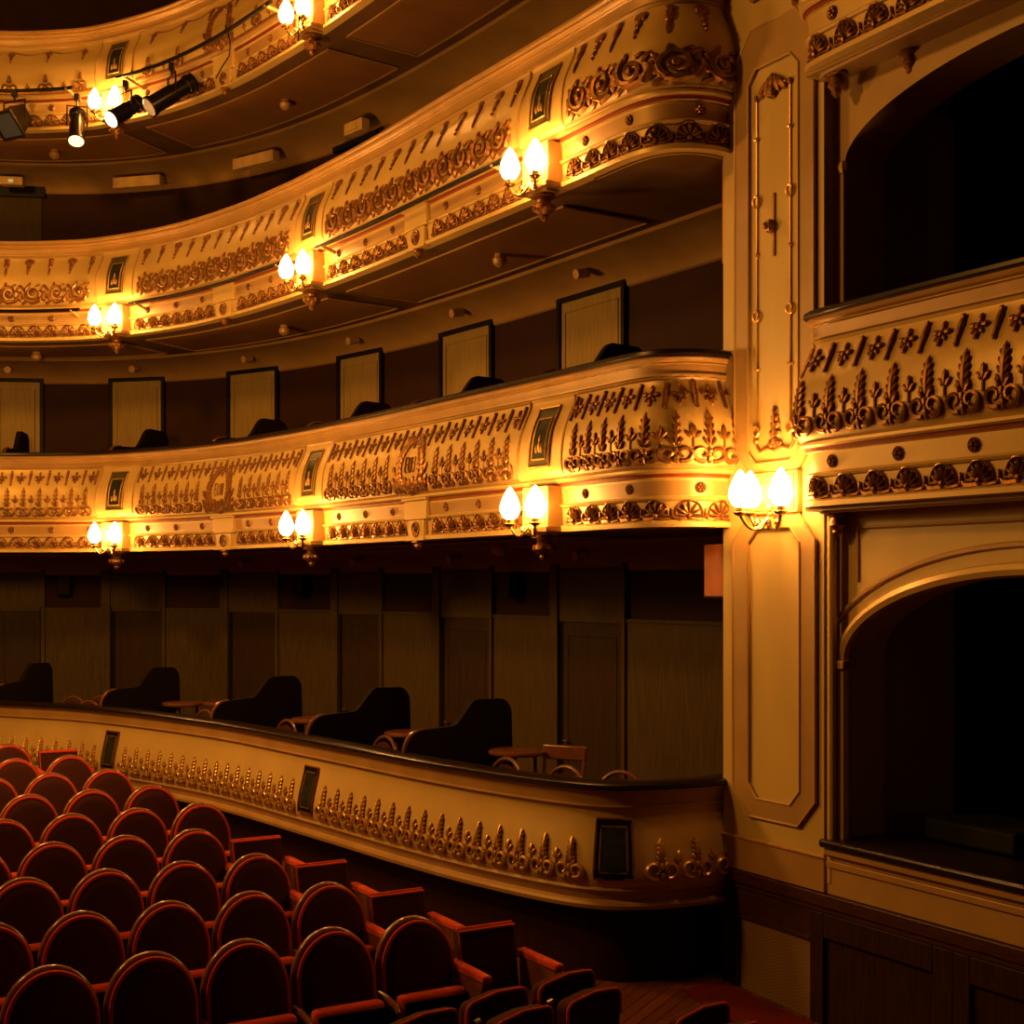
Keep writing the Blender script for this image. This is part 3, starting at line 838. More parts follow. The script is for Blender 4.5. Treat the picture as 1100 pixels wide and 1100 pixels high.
def make_table():
    r = empty('side_table', (0, 0, 0))
    mb = MB(); mb.lathe([(.02, .0), (.23, .0), (.24, .012), (.24, .03), (.22, .04), (.02, .04)], (0, 0, .88), 20); mb.build('table_top', M['bentwood'], r)
    for k in range(3):
        a = k * 2 * pi / 3 + .4
        mb = MB(); mb.tube([(cos(a) * .16, sin(a) * .16, .88), (cos(a) * .17, sin(a) * .17, 0)], .014, 6); mb.build('leg', M['bentwood'], r)
    return r
tp = make_table(); first = True
for px, o, dz, lb in ((556, -.95, 0, 'small round table beside the square-backed wooden chair'), (440, -1.0, .0, 'small round table in the second box from the pilaster'), (338, -.92, .0, 'small round table in the third box from the pilaster'),
                  (196, -1.0, 0, 'small round table in the fourth box from the pilaster'), (240, -1.32, 0, 'small round table partly hidden by the third partition')):
    p, rz = at_ground(px, o); loc = (p.x, p.y, box_floor + dz)
    if first: tp.location = loc; tag(tp, lb, 'table', 'small round tables in the boxes'); first = False
    else: dup(tp, loc, 0, lb)

# ------------------------------------------------------------------ proscenium wall (right)
D = Vector((.5101, -.8601)); NW = Vector((-.8601, -.5101)); O = Vector((1.487, 9.5))
def W(t, z, p): v = O + D * t + NW * p; return (v.x, v.y, EYE + z)
def tpx(px, p=0.0):
    r = (px - 550) / F; o = O + NW * p
    return (r * o.y - o.x) / (D.x - r * D.y)
PW = 1.0     # pilaster width
pil = empty('pilaster', (0, 0, 0), 0, 'tall cream pilaster with two chamfered panels and a triple lamp', 'pilaster')
mb = MB(W)
mb.box((0, -1.97, -1.2), (PW, 8.0, 0)); mb.build('shaft', M['creamflat'], pil, smooth=False)
mb = MB(W); mb.box((0, -1.97, -.4), (PW + .02, -1.75, .018)); mb.build('base_band', M['tan'], pil, bevel=.006)
mb = MB(W); mb.tube([(0, -1.745, .018), (PW + .02, -1.745, .018)], .012, 6); mb.build('base_bead', M['goldl'], pil)
def octo(t0, t1, z0, z1, c, cz=None):
    cz = cz or c * 1.1
    return [(t0 + c, z0), (t1 - c, z0), (t1, z0 + cz), (t1, z1 - cz), (t1 - c, z1), (t0 + c, z1), (t0, z1 - cz), (t0, z0 + cz)]
def chamfer_panel(t0, t1, z0, z1, c, it0, it1, iz0, iz1, ic):
    A = octo(t0, t1, z0, z1, c); B = octo(it0, it1, iz0, iz1, ic)
    mb = MB(W); n = 8
    vs = [(t, z, .022) for t, z in A] + [(t, z, .022) for t, z in B] + [(t, z, 0) for t, z in A] + [(t, z, .004) for t, z in B]
    fs = []
    for i in range(n):
        j = (i + 1) % n
        fs += [(i, j, j + n, i + n), (i + 2 * n, j + 2 * n, j, i), (i + n, j + n, j + 3 * n, i + 3 * n)]
    mb.add(vs, fs); fr = mb.build('panel_frame', M['tanp'], pil, smooth=False)
    mb = MB(W); mb.add([(t, z, .006) for t, z in B], [tuple(range(8))]); mb.build('panel_field', M['creamflat'], fr, smooth=False)
    mb = MB(W); mb.tube([(t, z, .024) for t, z in B], .008, 5, True); mb.tube([(t, z, .02) for t, z in A], .010, 5, True); mb.build('panel_bead', M['tan'], fr)
    return fr
chamfer_panel(.13, .94, -1.58, .47, .16, .29, .80, -1.45, .38, .09)
up = chamfer_panel(.15, .93, .74, 3.78, .17, .29, .79, .82, 3.50, .08)
chamfer_panel(.15, .93, 3.98, 7.2, .17, .29, .79, 4.1, 7.0, .08)
# bead strings, rosette, foot ornament of the upper panel
for t in (.37, .70):
    mb = MB(W); mb.tube([(t, 3.3, .014), (t, 1.02, .014)], .007, 5)
    z = 3.02; i = 0
    while z > 1.0:
        if i % 2: mb.tube([(t + .03 * cos(a), z + .035 * sin(a), .022) for a in [2 * pi * k / 12 for k in range(12)]], .010, 5, True)
        else: mb.blob((t, z, .016), (.026, .016, .02))
        z -= .42 if i % 2 == 0 else .36; i += 1
    mb.build('bead_string', M['goldl'], up)
mb = MB(W)
for k in range(5): mb.blob((.53 + .045 * (k - 2), 3.36 - .012 * abs(k - 2), .018), (.032, .07, .024), (k - 2) * .35)
mb.blob((.53, 3.30, .025), (.05, .05, .03)); mb.blob((.42, 3.33, .016), (.04, .02, .016)); mb.blob((.64, 3.33, .016), (.04, .02, .016))
mb.blob((.37, 3.30, .016), (.025, .025, .018)); mb.blob((.70, 3.32, .016), (.025, .025, .018)); mb.build('crest', M['gold'], up)
mb = MB(W)
for k, (dz, r) in enumerate(((0, .045), (.07, .034), (.125, .026), (.17, .018), (.21, .010))):
    mb.blob((.55, .95 + dz, .016), (r * .7, .04, .02)); mb.blob((.55 - r, .94 + dz, .012), (r * .6, .03, .014), .6); mb.blob((.55 + r, .94 + dz, .012), (r * .6, .03, .014), -.6)
mb.tube([(.36, .96, .012), (.40, .90, .014), (.48, .92, .014), (.55, .90, .014), (.62, .92, .014), (.70, .90, .014), (.74, .96, .012)], .012, 5)
mb.blob((.36, .975, .014), (.03, .025, .018)); mb.blob((.74, .975, .014), (.03, .025, .018)); mb.build('foot_ornament', M['gold'], up)
mb = MB(W); mb.lathe([(.0, 0)], (0, 0, 0), 3) if False else None
mb.tube([(.54, 2.62, .012), (.54, 2.20, .012)], .012, 5); mb.blob((.52, 2.40, .03), (.05, .05, .04)); mb.blob((.515, 2.40, .065), (.025, .025, .025)); mb.build('boss', M['gold'], up)
# backing plate of the triple lamp
mb = MB(W); mb.box((.30, .47, 0), (.80, .755, .045)); bp = mb.build('lamp_plate', M['tan'], pil, bevel=.01)
mb = MB(W)
for h in (0, .04): mb.tube([(.33 + h, .50 + h, .047), (.77 - h, .50 + h, .047), (.77 - h, .725 - h, .047), (.33 + h, .725 - h, .047)], .007, 5, True)
mb.build('plate_moulding', M['goldl'], bp)
s3 = make_sconce('wall_sconce', 'triple flame-bulb sconce on the cream pilaster', [(-.09, -.12, .0), (-.05, -.24, .0), (.21, -.12, .0)], 'sconce on the pilaster')
w = W(.57, .46, .046); s3.location = w; s3.rotation_euler = (0, 0, math.atan2(NW.y, NW.x) + pi / 2)
del s3['group']
# dark edging down the hidden side
mb = MB(W); mb.box((-.02, -1.96, -.6), (0, .35, -.02)); e = mb.build('edge_board', M['wood'], pil)

# wall with arched box openings
T1 = 5.2
rw = empty('wall_right', (0, 0, 0), kind='structure')
TC, RX = 2.53, 1.45
def archz(t, spring, rise, rx=RX):
    x = (t - TC) / rx
    return spring + rise * sqrt(max(0, 1 - x * x)) if abs(x) < 1 else None
def arch_wall(name, zb, zt, sill, spring, rise, p, m, reveal=.35):
    mb = MB(W); N = 48; t0 = TC - RX; t1 = TC + RX
    mb.add([(PW, zb, p), (t0, zb, p), (t0, zt, p), (PW, zt, p)], [(0, 1, 2, 3)])
    mb.add([(t1, zb, p), (T1, zb, p), (T1, zt, p), (t1, zt, p)], [(0, 1, 2, 3)])
    if sill > zb: mb.add([(t0, zb, p), (t1, zb, p), (t1, sill, p), (t0, sill, p)], [(0, 1, 2, 3)])
    xs = [TC - RX * cos(pi * i / N) for i in range(N + 1)]
    vs = []; fs = []
    for t in xs:
        a = archz(t, spring, rise) or spring
        vs += [(t, a, p), (t, zt, p), (t, a, p - reveal)]
    for i in range(N):
        fs += [(3 * i, 3 * i + 3, 3 * i + 4, 3 * i + 1), (3 * i, 3 * i + 2, 3 * i + 5, 3 * i + 3)]
    mb.add(vs, fs)
    for t in (t0, t1): mb.add([(t, sill, p), (t, spring, p), (t, spring, p - reveal), (t, sill, p - reveal)], [(0, 1, 2, 3)])
    if p < 0: mb.add([(PW, zb, p), (PW, zt, p), (PW, zt, 0), (PW, zb, 0)], [(0, 1, 2, 3)])
    w = mb.build(name, m, rw, smooth=True, angle=25)
    return w
def archivolt(spring, rise, sill, p, r, name='archivolt', m=None):
    pts = [(TC - RX, sill, p), (TC - RX, (sill + spring) / 2, p)] + [(TC - RX * cos(pi * i / 40), spring + rise * sin(pi * i / 40), p) for i in range(41)] + [(TC + RX, sill, p)]
    mb = MB(W); mb.tube(pts, r, 8); return mb.build(name, m or M['cream'], rw)
arch_wall('lower_arch_wall', -1.97, .52, -1.62, -.485, .57, -.10, M['creamflat'])
archivolt(-.485, .57, -1.62, -.09, .045)
mb = MB(W)
pts = [(TC - (RX + .16) * cos(a), -.485 + .71 * sin(a), -.095) for a in [pi * i / 40 for i in range(41)]]
mb.tube(pts, .02, 6); mb.build('outer_archivolt', M['tan'], rw)
mb = MB(W); mb.tube([(1.2, .36, -.095), (3.85, .36, -.095)], .014, 5); mb.tube([(1.2, .36, -.095), (1.2, .02, -.095)], .014, 5); mb.build('spandrel_moulding', M['tan'], rw)
mb = MB(W); mb.lathe([(.0, 0)] * 2, (0, 0, 0), 3) if False else None
mb.tube([(PW + .05, -1.9, -.02), (PW + .05, .47, -.02)], .03, 10); mb.build('colonnette', M['cream'], rw)
mb = MB(W); mb.box((TC - RX - .06, -.54, -.15), (TC - RX + .06, -.48, -.03)); mb.build('impost', M['tan'], rw, bevel=.01)
arch_wall('upper_arch_wall', .52, 3.25, .6, 2.68, .42, -.10, M['tanp'])
mb = MB(W); mb.tube([(TC - RX + .0, 1.7, -.09), (TC - RX, 2.62, -.09)], .016, 8); mb.blob((TC - RX, 2.66, -.09), (.035, .05, .035)); mb.build('colonnette', M['tan'], rw)
arch_wall('top_arch_wall', 3.25, 8.0, 3.3, 5.4, .42, -.20, M['tanp'])
# sill of the lower box
sl = empty('box_sill', (0, 0, 0), 0, 'black polished sill along the foot of the lower arched box', 'sill')
mb = MB(W); mb.box((PW + .0, -1.675, -.5), (T1, -1.62, .055)); mb.build('sill_board', M['rail'], sl, bevel=.018)
mb = MB(W); mb.box((PW + .03, -1.72, -.1), (T1, -1.675, .03)); mb.box((PW + .03, -1.80, -.1), (T1, -1.755, .015)); mb.box((PW + .03, -1.755, -.1), (T1, -1.72, -.005)); mb.build('sill_moulding', M['tan'], sl, bevel=.006)
mb = MB(W); mb.box((PW + .02, -1.97, -.3), (T1, -1.80, .0)); mb.build('apron', M['tanp'], sl, smooth=False)
# box interiors
def interior(z0, z1, te):
    mb = MB(W)
    a, b, p0, p1 = 1.0, T1, -.35, -2.4
    mb.add([(a, z0, p0), (a, z1, p0), (a, z1, p1), (a, z0, p1)], [(0, 1, 2, 3)])
    mb.add([(a, z0, p1), (b, z0, p1), (b, z1, p1), (a, z1, p1)], [(0, 1, 2, 3)])
    mb.add([(a, z1, p0), (b, z1, p0), (b, z1, p1), (a, z1, p1)], [(0, 1, 2, 3)])
    mb.add([(a, z0, p0), (b, z0, p0), (b, z0, p1), (a, z0, p1)], [(0, 1, 2, 3)])
    mb.add([(b, z0, p0), (b, z1, p0), (b, z1, p1), (b, z0, p1)], [(0, 1, 2, 3)])
    i = mb.build('box_interior', M['plinth'], rw, smooth=False)
    mb = MB(W); mb.box((te, z0, -2.39), (te + 1.1, z1 - .35, -2.36)); mb.build('box_doorway', M['black'], i)
interior(-2.2, .40, 3.32); interior(.55, 3.2, 3.32); interior(3.3, 7.0, 3.3)
mb = MB(W); mb.box((1.35, -1.62, -1.0), (2.05, -1.48, -.52)); o = mb.build('padded_bench', M['darkgreen'], bevel=.02); tag(o, 'dark green low bench on the sill inside the lower arched box', 'bench')
mb = MB(W); mb.box((1.37, -2.2, -.93), (2.03, -1.64, -.5)); mb.build('bench_base', M['black'], o)

# box fronts on the proscenium wall
def boxcurve(pp=.15, t0=.94):
    pts = [(t0 + .02, -.15), (t0, .0), (t0 + .02, .08), (t0 + .09, pp - .01), (t0 + .25, pp), (t0 + .8, pp + .015), (t0 + 1.6, pp + .02), (t0 + 3.2, pp), (t0 + 4.2, pp)]
    q = [O + D * t + NW * p for t, p in pts]
    return Curve([(v.x, v.y) for v in q][::-1], 1)
BOXC = boxcurve()
def boxfront(H, label, lv):
    root = empty('box_balcony', (0, 0, 0), 0, label, 'balcony', 'gilded box fronts beside the pilaster')
    L = BOXC.L - .02
    def sw(P, n, m, **k): return sweep(BOXC, [(o, H + z) for o, z in P], .2, L, n, m, root, ds=.03, **k)
    sw(RAIL_P, 'handrail', M['rail'], angle=50); sw(CORN_P, 'cornice', M['tan']); pa = sw(PANEL_P, 'parapet', M['cream']); sw(ENTB_P, 'torus_moulding', M['cream']); sw(RED_P, 'red_brown_line', M['redline'])  # narrow red-brown painted line under the torus
    en = sw(ENTB2_P, 'entablature', M['cream'])
    sw([(-.03, -1.243), (-.05, -1.275), (-.09, -1.275), (-.10, -1.25)], 'soffit_moulding', M['tan'])
    fn = mapper(BOXC, H)
    a, b = .3, L - .22
    ef = Each(fn, 'fleur_ornament', M['gold'], pa); ed = Each(fn, 'drop_ornament', M['gold'], pa)
    ep = Each(fn, 'palmette_ornament', M['gold'], pa); eb = Each(fn, 'bud_ornament', M['gold'], pa)
    er = Each(fn, 'rosette', M['gold'], en); es = Each(fn, 'shell_ornament', M['gold'], en); et = Each(fn, 'dart_ornament', M['gold'], en)
    n = round((b - a) / .25); d = (b - a) / n
    for i in range(n):
        ef(fleur, a + d * (i + .5), -.315, .066); ed(dropbar, a + d * i, -.235, .17)
        es(shell, a + d * (i + .5), -1.182, .134, d); et(dart, a + d * i, -1.17, .085)
    ed(dropbar, b, -.235, .17)
    n = round((b + .05 - a) / .262); d = (b + .05 - a) / n
    for i in range(n):
        ep(palmette, a + d * (i + .5), -.80, .36, d); eb(bud, a + d * i, -.66, .13)
    n = round((b - a) / .55); d = (b - a) / n
    for i in range(n): er(lobed, a + d * (i + .5), -.962, .038)
    mb = MB(W); mb.box((PW - .02, H - 1.262, -.5), (T1, H - 1.24, .14)); un = mb.build('underside', M['tanp'], root, smooth=False)
    return root
boxfront(1.725, 'gilded box front with palmettes and rosettes right of the pilaster lamp', 1)
boxfront(4.49, 'upper gilded box front cut off by the top edge of the photo', 2)
for H, lst in ((4.53, ((1.13, .02, 'round wooden pendant knob under the upper box front, nearer the pilaster'), (1.62, -.12, 'round wooden pendant knob under the upper box front, farther from the pilaster'))),
               (1.76, ((1.10, -.02, 'dark pendant knob under the lower box front beside the pilaster'),))):
    for t, p, lb in lst:
        mb = MB(); mb.lathe([(.07, 0), (.075, -.02), (.04, -.035), (.05, -.06), (.055, -.085), (.03, -.115), (.032, -.13), (.012, -.155), (.003, -.16)], (0, 0, 0), 14)
        o = mb.build('pendant_knob', M['gold']); o.location = W(t, H - 1.30, p); tag(o, lb, 'ornament', 'pendant knobs under the box fronts')

# wainscot of dark wood with woven grille
ws = empty('wainscot', (0, 0, 0), 0, 'dark mahogany wainscot under the pilaster and box, with a woven panel', 'wainscot')
mb = MB(W); mb.box((0, -3.4, -1.0), (T1, -1.97, -.02)); mb.build('backing', M['woodv'], ws, smooth=False)
mb = MB(W); mb.box((0, -2.06, -.05), (T1, -1.975, .03)); mb.box((0, -2.10, -.05), (T1, -2.06, .015)); mb.build('top_rail', M['wood'], ws, bevel=.008)
for t0, t1 in ((0, .13), (.88, 1.9), (2.05, 3.2)):
    mb = MB(W)
    if t0 == 0: mb.box((0, -3.4, -.03), (.13, -2.1, .012))
    else:
        mb.box((t0, -3.4, -.03), (t0 + .12, -2.1, .012)); mb.box((t1, -3.4, -.03), (t1 + .15, -2.1, .012)); mb.box((t0 + .12, -2.26, -.03), (t1, -2.1, .012))
    mb.build('stile', M['woodv'], ws, bevel=.008)
mb = MB(W); mb.box((.13, -2.30, -.03), (.88, -2.1, .005)); mb.tube([(.16, -3.4, .0), (.16, -2.29, .0), (.88, -2.29, .0)], .018, 6); mb.build('grille_rail', M['wood'], ws)
mb = MB(W); mb.box((.18, -3.4, -.03), (.87, -2.30, -.008)); mb.build('woven_grille', M['grille'], ws, smooth=False)

# orange wood box and board on the hidden side of the pilaster
mb = MB(W); mb.box((-.24, -.085, -.24), (-.01, .285, -.02)); o = mb.build('wooden_box', M['orangewood'], bevel=.006); tag(o, 'orange-brown wooden box fixed to the pilaster under the lowest balcony', 'box')
mb = MB(W); mb.box((-.245, -.095, -.245), (-.005, -.083, -.015)); mb.build('bottom_board', M['black'], o)
mb = MB(W); mb.box((-.075, 2.28, -.2), (-.01, 3.15, -.05)); o = mb.build('wooden_board', M['orangewood'], bevel=.004); tag(o, 'narrow red-brown upright board beside the pilaster under the second balcony', 'board')

# ------------------------------------------------------------------ stalls floor
AX = Vector((-.5, .866)); RO = Vector((.866, .5))
SLOPE = .0418
def FW(r, a, z=0.0):
    v = RO * r + AX * a
    return (v.x, v.y, SLOPE * (a - 6.95) + z)
mb = MB(); mb.add([FW(-9, 2.0), FW(9, 2.0), FW(9, 22), FW(-9, 22)], [(0, 1, 2, 3)]); fl = mb.build('floor', M['floor'], smooth=False); tag(fl, kind='structure')
mb = MB(); mb.box((0, 0, 0), (1, 1, 1)); mb.v = [FW(r, a, z) for z in (.002, .012) for (r, a) in ((5.2, 4.0), (5.98, 4.0), (5.98, 7.42), (5.62, 7.42))]
o = mb.build('carpet_runner', M['carpet']); tag(o, 'red carpet runner on the floor beside the wainscot', 'carpet')
# distant ceiling of the house
mb = MB(); mb.add([(-16, -4, 13), (8, -4, 13), (8, 22, 13), (-16, 22, 13)], [(0, 1, 2, 3)]); o = mb.build('ceiling_house', M['soffit'], smooth=False); o.name = 'ceiling.003'; tag(o, kind='structure')

# ------------------------------------------------------------------ theatre seats
def arch_outline(hw, zb, zc, zt, n=20, inset=0.0):
    hw -= inset; zt -= inset
    return [(-hw, zb)] + [(-hw * cos(pi * i / n), zc + (zt - zc) * sin(pi * i / n)) for i in range(n + 1)] + [(hw, zb)]
def make_seat():
    """round-backed tip-up seat; x along the row, -y to the front, z up; feet at z=0"""
    r = empty('theatre_seat', (0, 0, 0))
    lean = lambda y, z: y + .16 * max(0, z - .35)
    def fn(x, y, z): return (x, lean(y, z), z)
    mb = MB(fn); mb.prism(arch_outline(.242, .28, .635, .905), .02, .065); mb.build('back_shell', M['rimwood'], r, bevel=.012)
    # cushion: stacked outlines give a domed front
    mb = MB(fn); lay = [(.212, .030, .0), (.222, .008, .0), (.218, -.012, .0), (.200, -.026, .012), (.15, -.034, .05)]
    N = 23; vs = []; fs = []
    for hw, y, ex in lay:
        ins = .242 - hw
        vs += [(x, y, z) for x, z in arch_outline(.242, .32 + ins, .635, .905, 20, ins)]
    for j in range(len(lay) - 1):
        for i in range(N):
            k2 = (i + 1) % N
            fs.append((j * N + i, j * N + k2, (j + 1) * N + k2, (j + 1) * N + i))
    fs.append(tuple((len(lay) - 1) * N + i for i in range(N)))
    mb.add(vs, fs); mb.build('backrest', M['velvet_shaded'], r, angle=60)
    mb = MB(fn); mb.tube([(x, -.014, z) for x, z in arch_outline(.242, .36, .635, .905, 22, .024)], .0125, 7); mb.build('piping', M['velvet'], r)
    # tipped-up seat pad
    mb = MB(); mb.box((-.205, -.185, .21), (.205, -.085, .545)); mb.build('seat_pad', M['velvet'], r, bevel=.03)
    mb = MB(); mb.box((-.19, -.20, .22), (.19, -.186, .52)); mb.build('seat_pan', M['part'], r, bevel=.006)
    # arm and standard on the left and right
    for sx in (1,):
        mb = MB(); mb.box((sx * .25 - .018, -.20, 0), (sx * .25 + .006, .01, .50)); s = mb.build('standard', M['part'], r)
        mb = MB(); mb.tube([(sx * .243, .0, .535), (sx * .243, -.10, .535), (sx * .243, -.22, .52), (sx * .243, -.255, .49)], [.016, .018, .018, .014], 8); mb.build('armrest', M['rimwood'], s)
    return r
def make_arm_seat():
    r = empty('square_seat', (0, 0, 0))
    fn = lambda x, y, z: (x, y + .18 * max(0, z - .35), z)
    mb = MB(fn); mb.box((-.19, -.02, .30), (.19, .06, .79)); mb.build('backrest', M['velvet_shaded'], r, bevel=.012)
    mb = MB(fn); mb.tube([(-.183, -.02, .45), (-.186, -.02, .785), (.186, -.02, .785)], .009, 6); mb.tube([(-.186, .01, .79), (.186, .01, .79)], .012, 6); mb.build('piping', M['velvet'], r)  # edge highlight put into the shape: bright velvet on top and left only
    mb = MB(); mb.box((-.19, -.42, .36), (.19, -.02, .45)); mb.build('seat', M['velvet_shaded'], r, bevel=.02)
    for sx in (-1, 1):
        x = sx * .235
        mb = MB(); mb.box((x - .03, -.38, .60), (x + .03, .06, .645)); a = mb.build('armrest', M['velvet'], r, bevel=.014)
        mb = MB(lambda a_, b_, c_: (b_, a_, c_)); mb.prism([(-.36, .60), (.04, .60), (.06, 0), (-.20, 0), (-.24, .34)], x - .022, x + .022); mb.build('arm_support', M['rimwood'], a)
    return r
def make_low_seat():
    r = empty('folded_seat', (0, 0, 0))
    def outl(hw, zb, zt):
        return [(-hw, zb)] + [(-hw * (1 - .25 * (1 - cos(a))) if 0 else -hw + .06 * (1 - cos(a)), zt - .06 + .05 * sin(a)) for a in [i * pi / 2 / 5 for i in range(6)]] + [(0, zt + .005)] + \
               [(hw - .06 * (1 - cos(a)), zt - .06 + .05 * sin(a)) for a in [i * pi / 2 / 5 for i in range(5, -1, -1)]] + [(hw, zb)]
    mb = MB(); mb.prism(outl(.225, .25, .71), .0, .07); mb.build('backrest', M['velvet_shaded'], r, bevel=.02)
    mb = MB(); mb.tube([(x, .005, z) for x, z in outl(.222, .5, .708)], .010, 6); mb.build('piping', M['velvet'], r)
    mb = MB(); mb.prism(outl(.215, .22, .655), -.20, -.10); mb.build('seat_pad', M['velvet_shaded'], r, bevel=.025)
    mb = MB(); mb.tube([(x, -.19, z) for x, z in outl(.212, .5, .652)], .010, 6); mb.build('pad_piping', M['velvet'], r)
    mb = MB(); mb.box((-.22, -.09, 0), (-.19, .06, .6)); mb.box((.19, -.09, 0), (.22, .06, .6)); mb.build('standard', M['part'], r)
    mb = MB(); mb.tube([(-.235, -.06, .62), (-.195, -.06, .625)], .016, 8); mb.build('hinge', M['chrome'], r)
    return r
seat0 = make_seat(); arm0 = make_arm_seat(); low0 = make_low_seat()
used = set()
def put(proto, key, loc, rz, label, cat, group):
    if key not in used:
        used.add(key); proto.location = loc; proto.rotation_euler = (0, 0, rz); tag(proto, label, cat, group); return proto
    return dup(proto, loc, rz, label, group)
RZ = radians(30)
for n in range(10):
    last = 3.366 - .15 * n if n < 4 else 3.236 - .147 * (n - 4)
    if n >= 8: last = 2.64 - .3 * (n - 8) - .25
    ax = 6.95 + .909 * n
    k = 0
    while True:
        row = last - .5 * k
        x, y, z = FW(row, ax)
        px = 550 + F * x / y
        if px < -75: break
        # backs reach z=.905 with their top leaning back
        loc = FW(row, ax - .09)
        put(seat0, 'r', loc, RZ, 'round-backed red velvet seat, %s from the wall end of the %s row from the front' % (ordn[k], ordn[n]), 'seat', 'round-backed red theatre seats')
        k += 1
    if n < 4:
        put(arm0, 'a', FW(last + .47, ax - .07), RZ, 'square-backed red armchair closing the %s row against the parapet' % ordn[n], 'seat', 'square-backed seats at the row ends')
    if n == 8:
        put(arm0, 'a', FW(last + .5, ax), RZ, 'square-backed dark red seat at the back corner before the palmettes', 'seat', 'square-backed seats at the row ends')
for j, (r_, a_) in enumerate(((3.93, 6.20), (3.45, 6.12), (2.97, 6.00))):
    put(low0, 'l', FW(r_, a_), radians(46), 'low folded red seat in the front row, %s from the aisle' % ordn[j], 'seat', 'low folded seats at the front')
put(low0, 'l', FW(4.27, 5.45), radians(46), 'low folded red seat across the aisle, before the woven panel', 'seat', 'low folded seats at the front')

# ------------------------------------------------------------------ lighting bars and spotlights
def tier_pts(s0, s1, o, z, n=24):
    out = []
    for i in range(n + 1):
        s = s0 + (s1 - s0) * i / n; p = TIER.pt(s, o); out.append((p.x, p.y, EYE + z))
    return out
def lighting_bar(s0, s1, H, label, zz=-.90, o=.19):
    r = empty('lighting_bar', (0, 0, 0), 0, label, 'lighting bar', 'lighting bars on the balcony fronts')
    mb = MB(); mb.tube(tier_pts(s0, s1, o, H + zz), .022, 8); mb.build('pipe', M['blackmetal'], r)
    for s in (s0 + .12, s1 - .12):
        a = TIER.pt(s, .04); b = TIER.pt(s + .0, o + .02)
        mb = MB(); mb.tube([(a.x, a.y, EYE + H + zz - .05), (b.x, b.y, EYE + H + zz)], .018, 6); mb.build('bar_bracket', M['palewood'], r)
    return r
lighting_bar(S_BLOCK[0] + .42, S_BLOCK[1] - .32, HT[1], 'dark pipe along the second balcony between the two sconces nearest the pilaster')
lighting_bar(S_BLOCK[1] + .42, S_BLOCK[2] - .32, HT[1], 'dark pipe along the second balcony between its two farther sconces')
lighting_bar(S_BLOCK[2] + .5, S_BLOCK[3] - .3, HT[1], 'dark pipe along the second balcony beyond its last sconce')
lighting_bar(S_BLOCK[1] + .35, S_BLOCK[2] - .30, HT[2], 'black pipe along the topmost balcony carrying the two long spotlights', -.86, .36)
lighting_bar(S_BLOCK[2] + .45, S_BLOCK[3] - .5, HT[2], 'black pipe along the topmost balcony carrying the square spotlight', -.86, .36)

def spotlight(px, py, dist_o, aim, L, R, lens, label, square=False, hang=.35):
    """px,py: seen centre; aim: beam direction; hangs by a yoke from its bar"""
    s = TIER.find(px, dist_o); p = TIER.pt(s, dist_o)
    z = (HOR - py) * p.y / F
    c = Vector((p.x, p.y, EYE + z)); a = Vector(aim).normalized()
    side = a.cross(Vector((0, 0, 1))).normalized(); upv = side.cross(a)
    def fn(x, y, zz): return tuple(c + side * x + a * y + upv * zz)
    r = empty('stage_spotlight', (0, 0, 0), 0, label, 'stage light', 'stage spotlights before the topmost balcony')
    mb = MB(fn)
    if square:
        h = L / 2
        vs = [(-R * .7, -h, -R * .7), (R * .7, -h, -R * .7), (R * .7, -h, R * .7), (-R * .7, -h, R * .7), (-R, h, -R), (R, h, -R), (R, h, R), (-R, h, R)]
        mb.add(vs, [(3, 2, 1, 0), (0, 1, 5, 4), (1, 2, 6, 5), (2, 3, 7, 6), (3, 0, 4, 7)]); mb.box((-R * 1.2, h - .02, -R * 1.2), (R * 1.2, h + .01, -R)); mb.box((-R * 1.2, h - .02, R), (R * 1.2, h + .01, R * 1.2))
        mb.box((-R * 1.2, h - .02, -R), (-R, h + .01, R)); mb.box((R, h - .02, -R), (R * 1.2, h + .01, R))
    else:
        mb.lathe([(R * .45, -L * .5), (R * .8, -L * .48), (R * .92, -L * .40), (R * .92, -L * .32), (R * .78, -L * .30), (R * .78, -L * .05), (R * .9, -L * .04), (R * .9, L * .42), (R * 1.05, L * .44), (R * 1.05, L * .5), (R * .9, L * .5)], (0, 0, 0), 18, 'y')
        for q in (-.46, -.36): mb.lathe([(R * .98, L * q - .006), (R * .98, L * q + .006)], (0, 0, 0), 18, 'y')
    mb.build('housing', M['blackmetal'], r)
    mb = MB(fn)
    if square: mb.box((-R * .95, L * .5 - .01, -R * .95), (R * .95, L * .5 + .004, R * .95))
    else: mb.lathe([(R * .9, L * .5 + .002), (R * .7, L * .5 + .02), (R * .3, L * .5 + .032), (.004, L * .5 + .036)], (0, 0, 0), 18, 'y')
    mb.build('lens', lens, r)
    mb = MB()
    top = c + Vector((0, 0, hang))
    ends = [Vector(fn(sx * (R * 1.15), 0, 0)) for sx in (-1, 1)]
    tops = [e_ + Vector((0, 0, hang * .72)) for e_ in ends]
    mb.tube([ends[0], tops[0], tops[1], ends[1]], .011, 5); y_ = mb.build('yoke', M['blackmetal'], r)
    mb = MB(); mid = (tops[0] + tops[1]) / 2; mb.tube([mid, top], .014, 6); mb.box(tuple(top - Vector((.03, .03, .03))), tuple(top + Vector((.03, .03, .05)))); mb.build('clamp', M['blackmetal'], y_)
    return r
spotlight(15, 128, .36, (-.30, -.62, -.70), .32, .15, M['lensq'], 'square black flood spotlight at the left end of the pipe', True, .30)
spotlight(83, 136, .36, (.12, -.50, -.95), .48, .10, M['lens'], 'short spotlight pointing almost straight down, lens lit', False, .34)
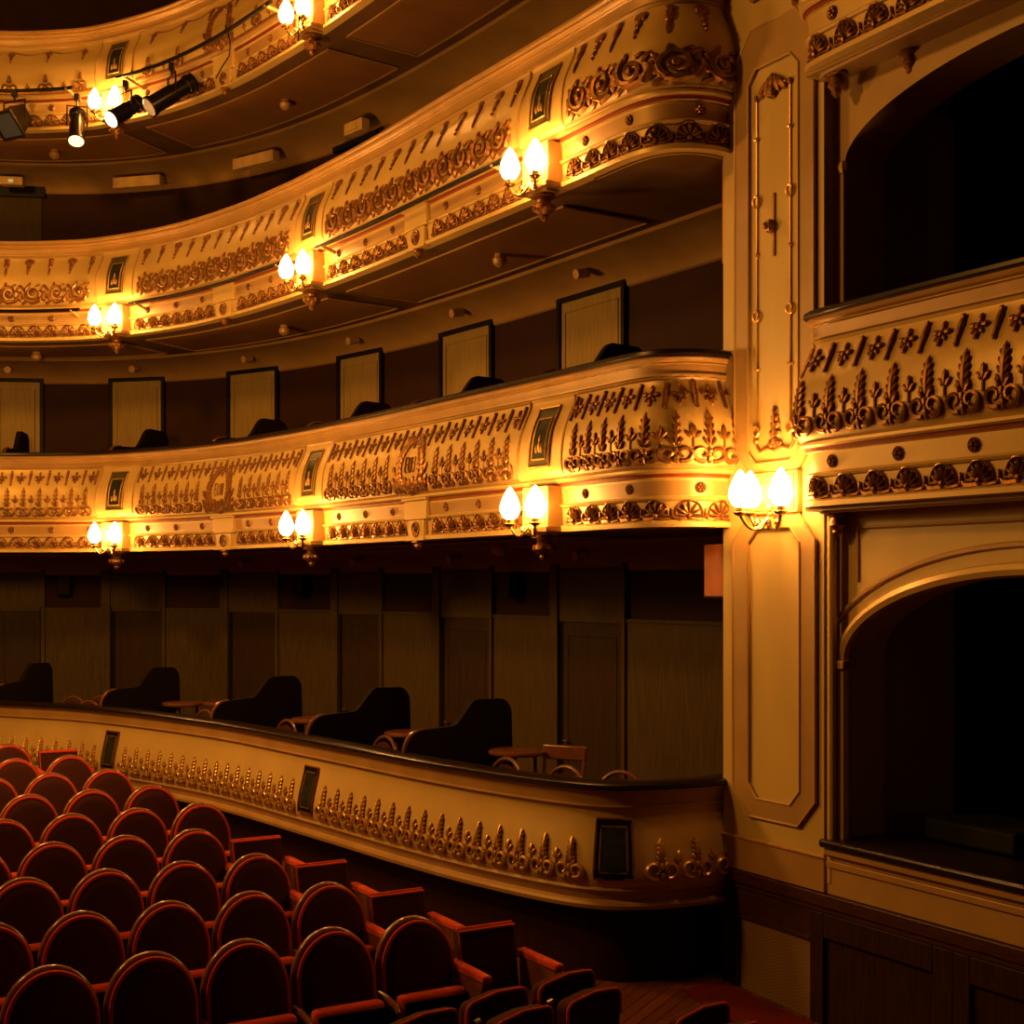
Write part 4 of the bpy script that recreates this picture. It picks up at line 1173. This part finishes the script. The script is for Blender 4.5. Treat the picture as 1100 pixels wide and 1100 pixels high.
spotlight(135, 119, .40, (-.52, -.60, -.62), .50, .105, M['lensb'], 'spotlight with the brightest lens, beneath the lit sconce', False, .30)
spotlight(184, 101, .40, (-.66, -.42, -.60), .66, .115, M['lensd'], 'longest black spotlight, pointing down left with unlit lens', False, .30)

# cables from the topmost sconce bracket
def cable(pts, label):
    mb = MB(); mb.tube(pts, .008, 5); o = mb.build('hanging_cable', M['blackmetal']); tag(o, label, 'cable', 'cables under the topmost balcony'); return o
def tp3(px, o, py):
    s = TIER.find(px, o); p = TIER.pt(s, o); return (p.x, p.y, EYE + (HOR - py) * p.y / F)
cable([tp3(243, .30, 28), tp3(247, .28, 45), tp3(246, .28, 60), tp3(238, .26, 72), tp3(232, .24, 84)], 'thin black cable looping down from the pipe past the shell frieze')
cable([tp3(321, .30, -5), tp3(321, .30, 20), tp3(320, .30, 44)], 'thin black cable hanging straight beside the top sconce')

# ------------------------------------------------------------------ lights
def lamp(name, loc, power, col, r):
    d = bpy.data.lights.new(name, 'POINT'); d.energy = power; d.color = col; d.shadow_soft_size = r
    o = bpy.data.objects.new(name, d); COL.objects.link(o); o.location = loc; return o
AMB = (1.0, .40, .052)
# fills added in the open house, standing in for sconces out of view
lamp('house_fill', (-9.0, 9.3, 4.6), 200, AMB, .7)
lamp('house_fill', (-8.8, 7.2, 9.2), 1650, AMB, .6)
lamp('house_fill', (-7.5, 14.2, 6.0), 40, AMB, .2)
lamp('stalls_fill', (-4.6, 11.0, 4.6), 620, (1, .44, .095), .4)  # unseen fill added behind the seats to light their rims and the parapet

w = bpy.data.worlds.new('dark_house'); SC.world = w; w.use_nodes = True
bg = w.node_tree.nodes['Background']; bg.inputs['Color'].default_value = (1, .42, .16, 1); bg.inputs['Strength'].default_value = .012

# ------------------------------------------------------------------ camera
cd = bpy.data.cameras.new('camera'); cam = bpy.data.objects.new('camera', cd); COL.objects.link(cam)
cam.location = (0, 0, EYE); cam.rotation_euler = (pi / 2, 0, 0)
cd.sensor_fit = 'HORIZONTAL'; cd.sensor_width = 36; cd.lens = 36 * F / 1100; cd.shift_y = (HOR - 550) / 1100; cd.clip_start = .05; cd.clip_end = 100
SC.camera = cam
SC.view_settings.view_transform = 'Standard'; SC.view_settings.look = 'None'; SC.view_settings.exposure = 0
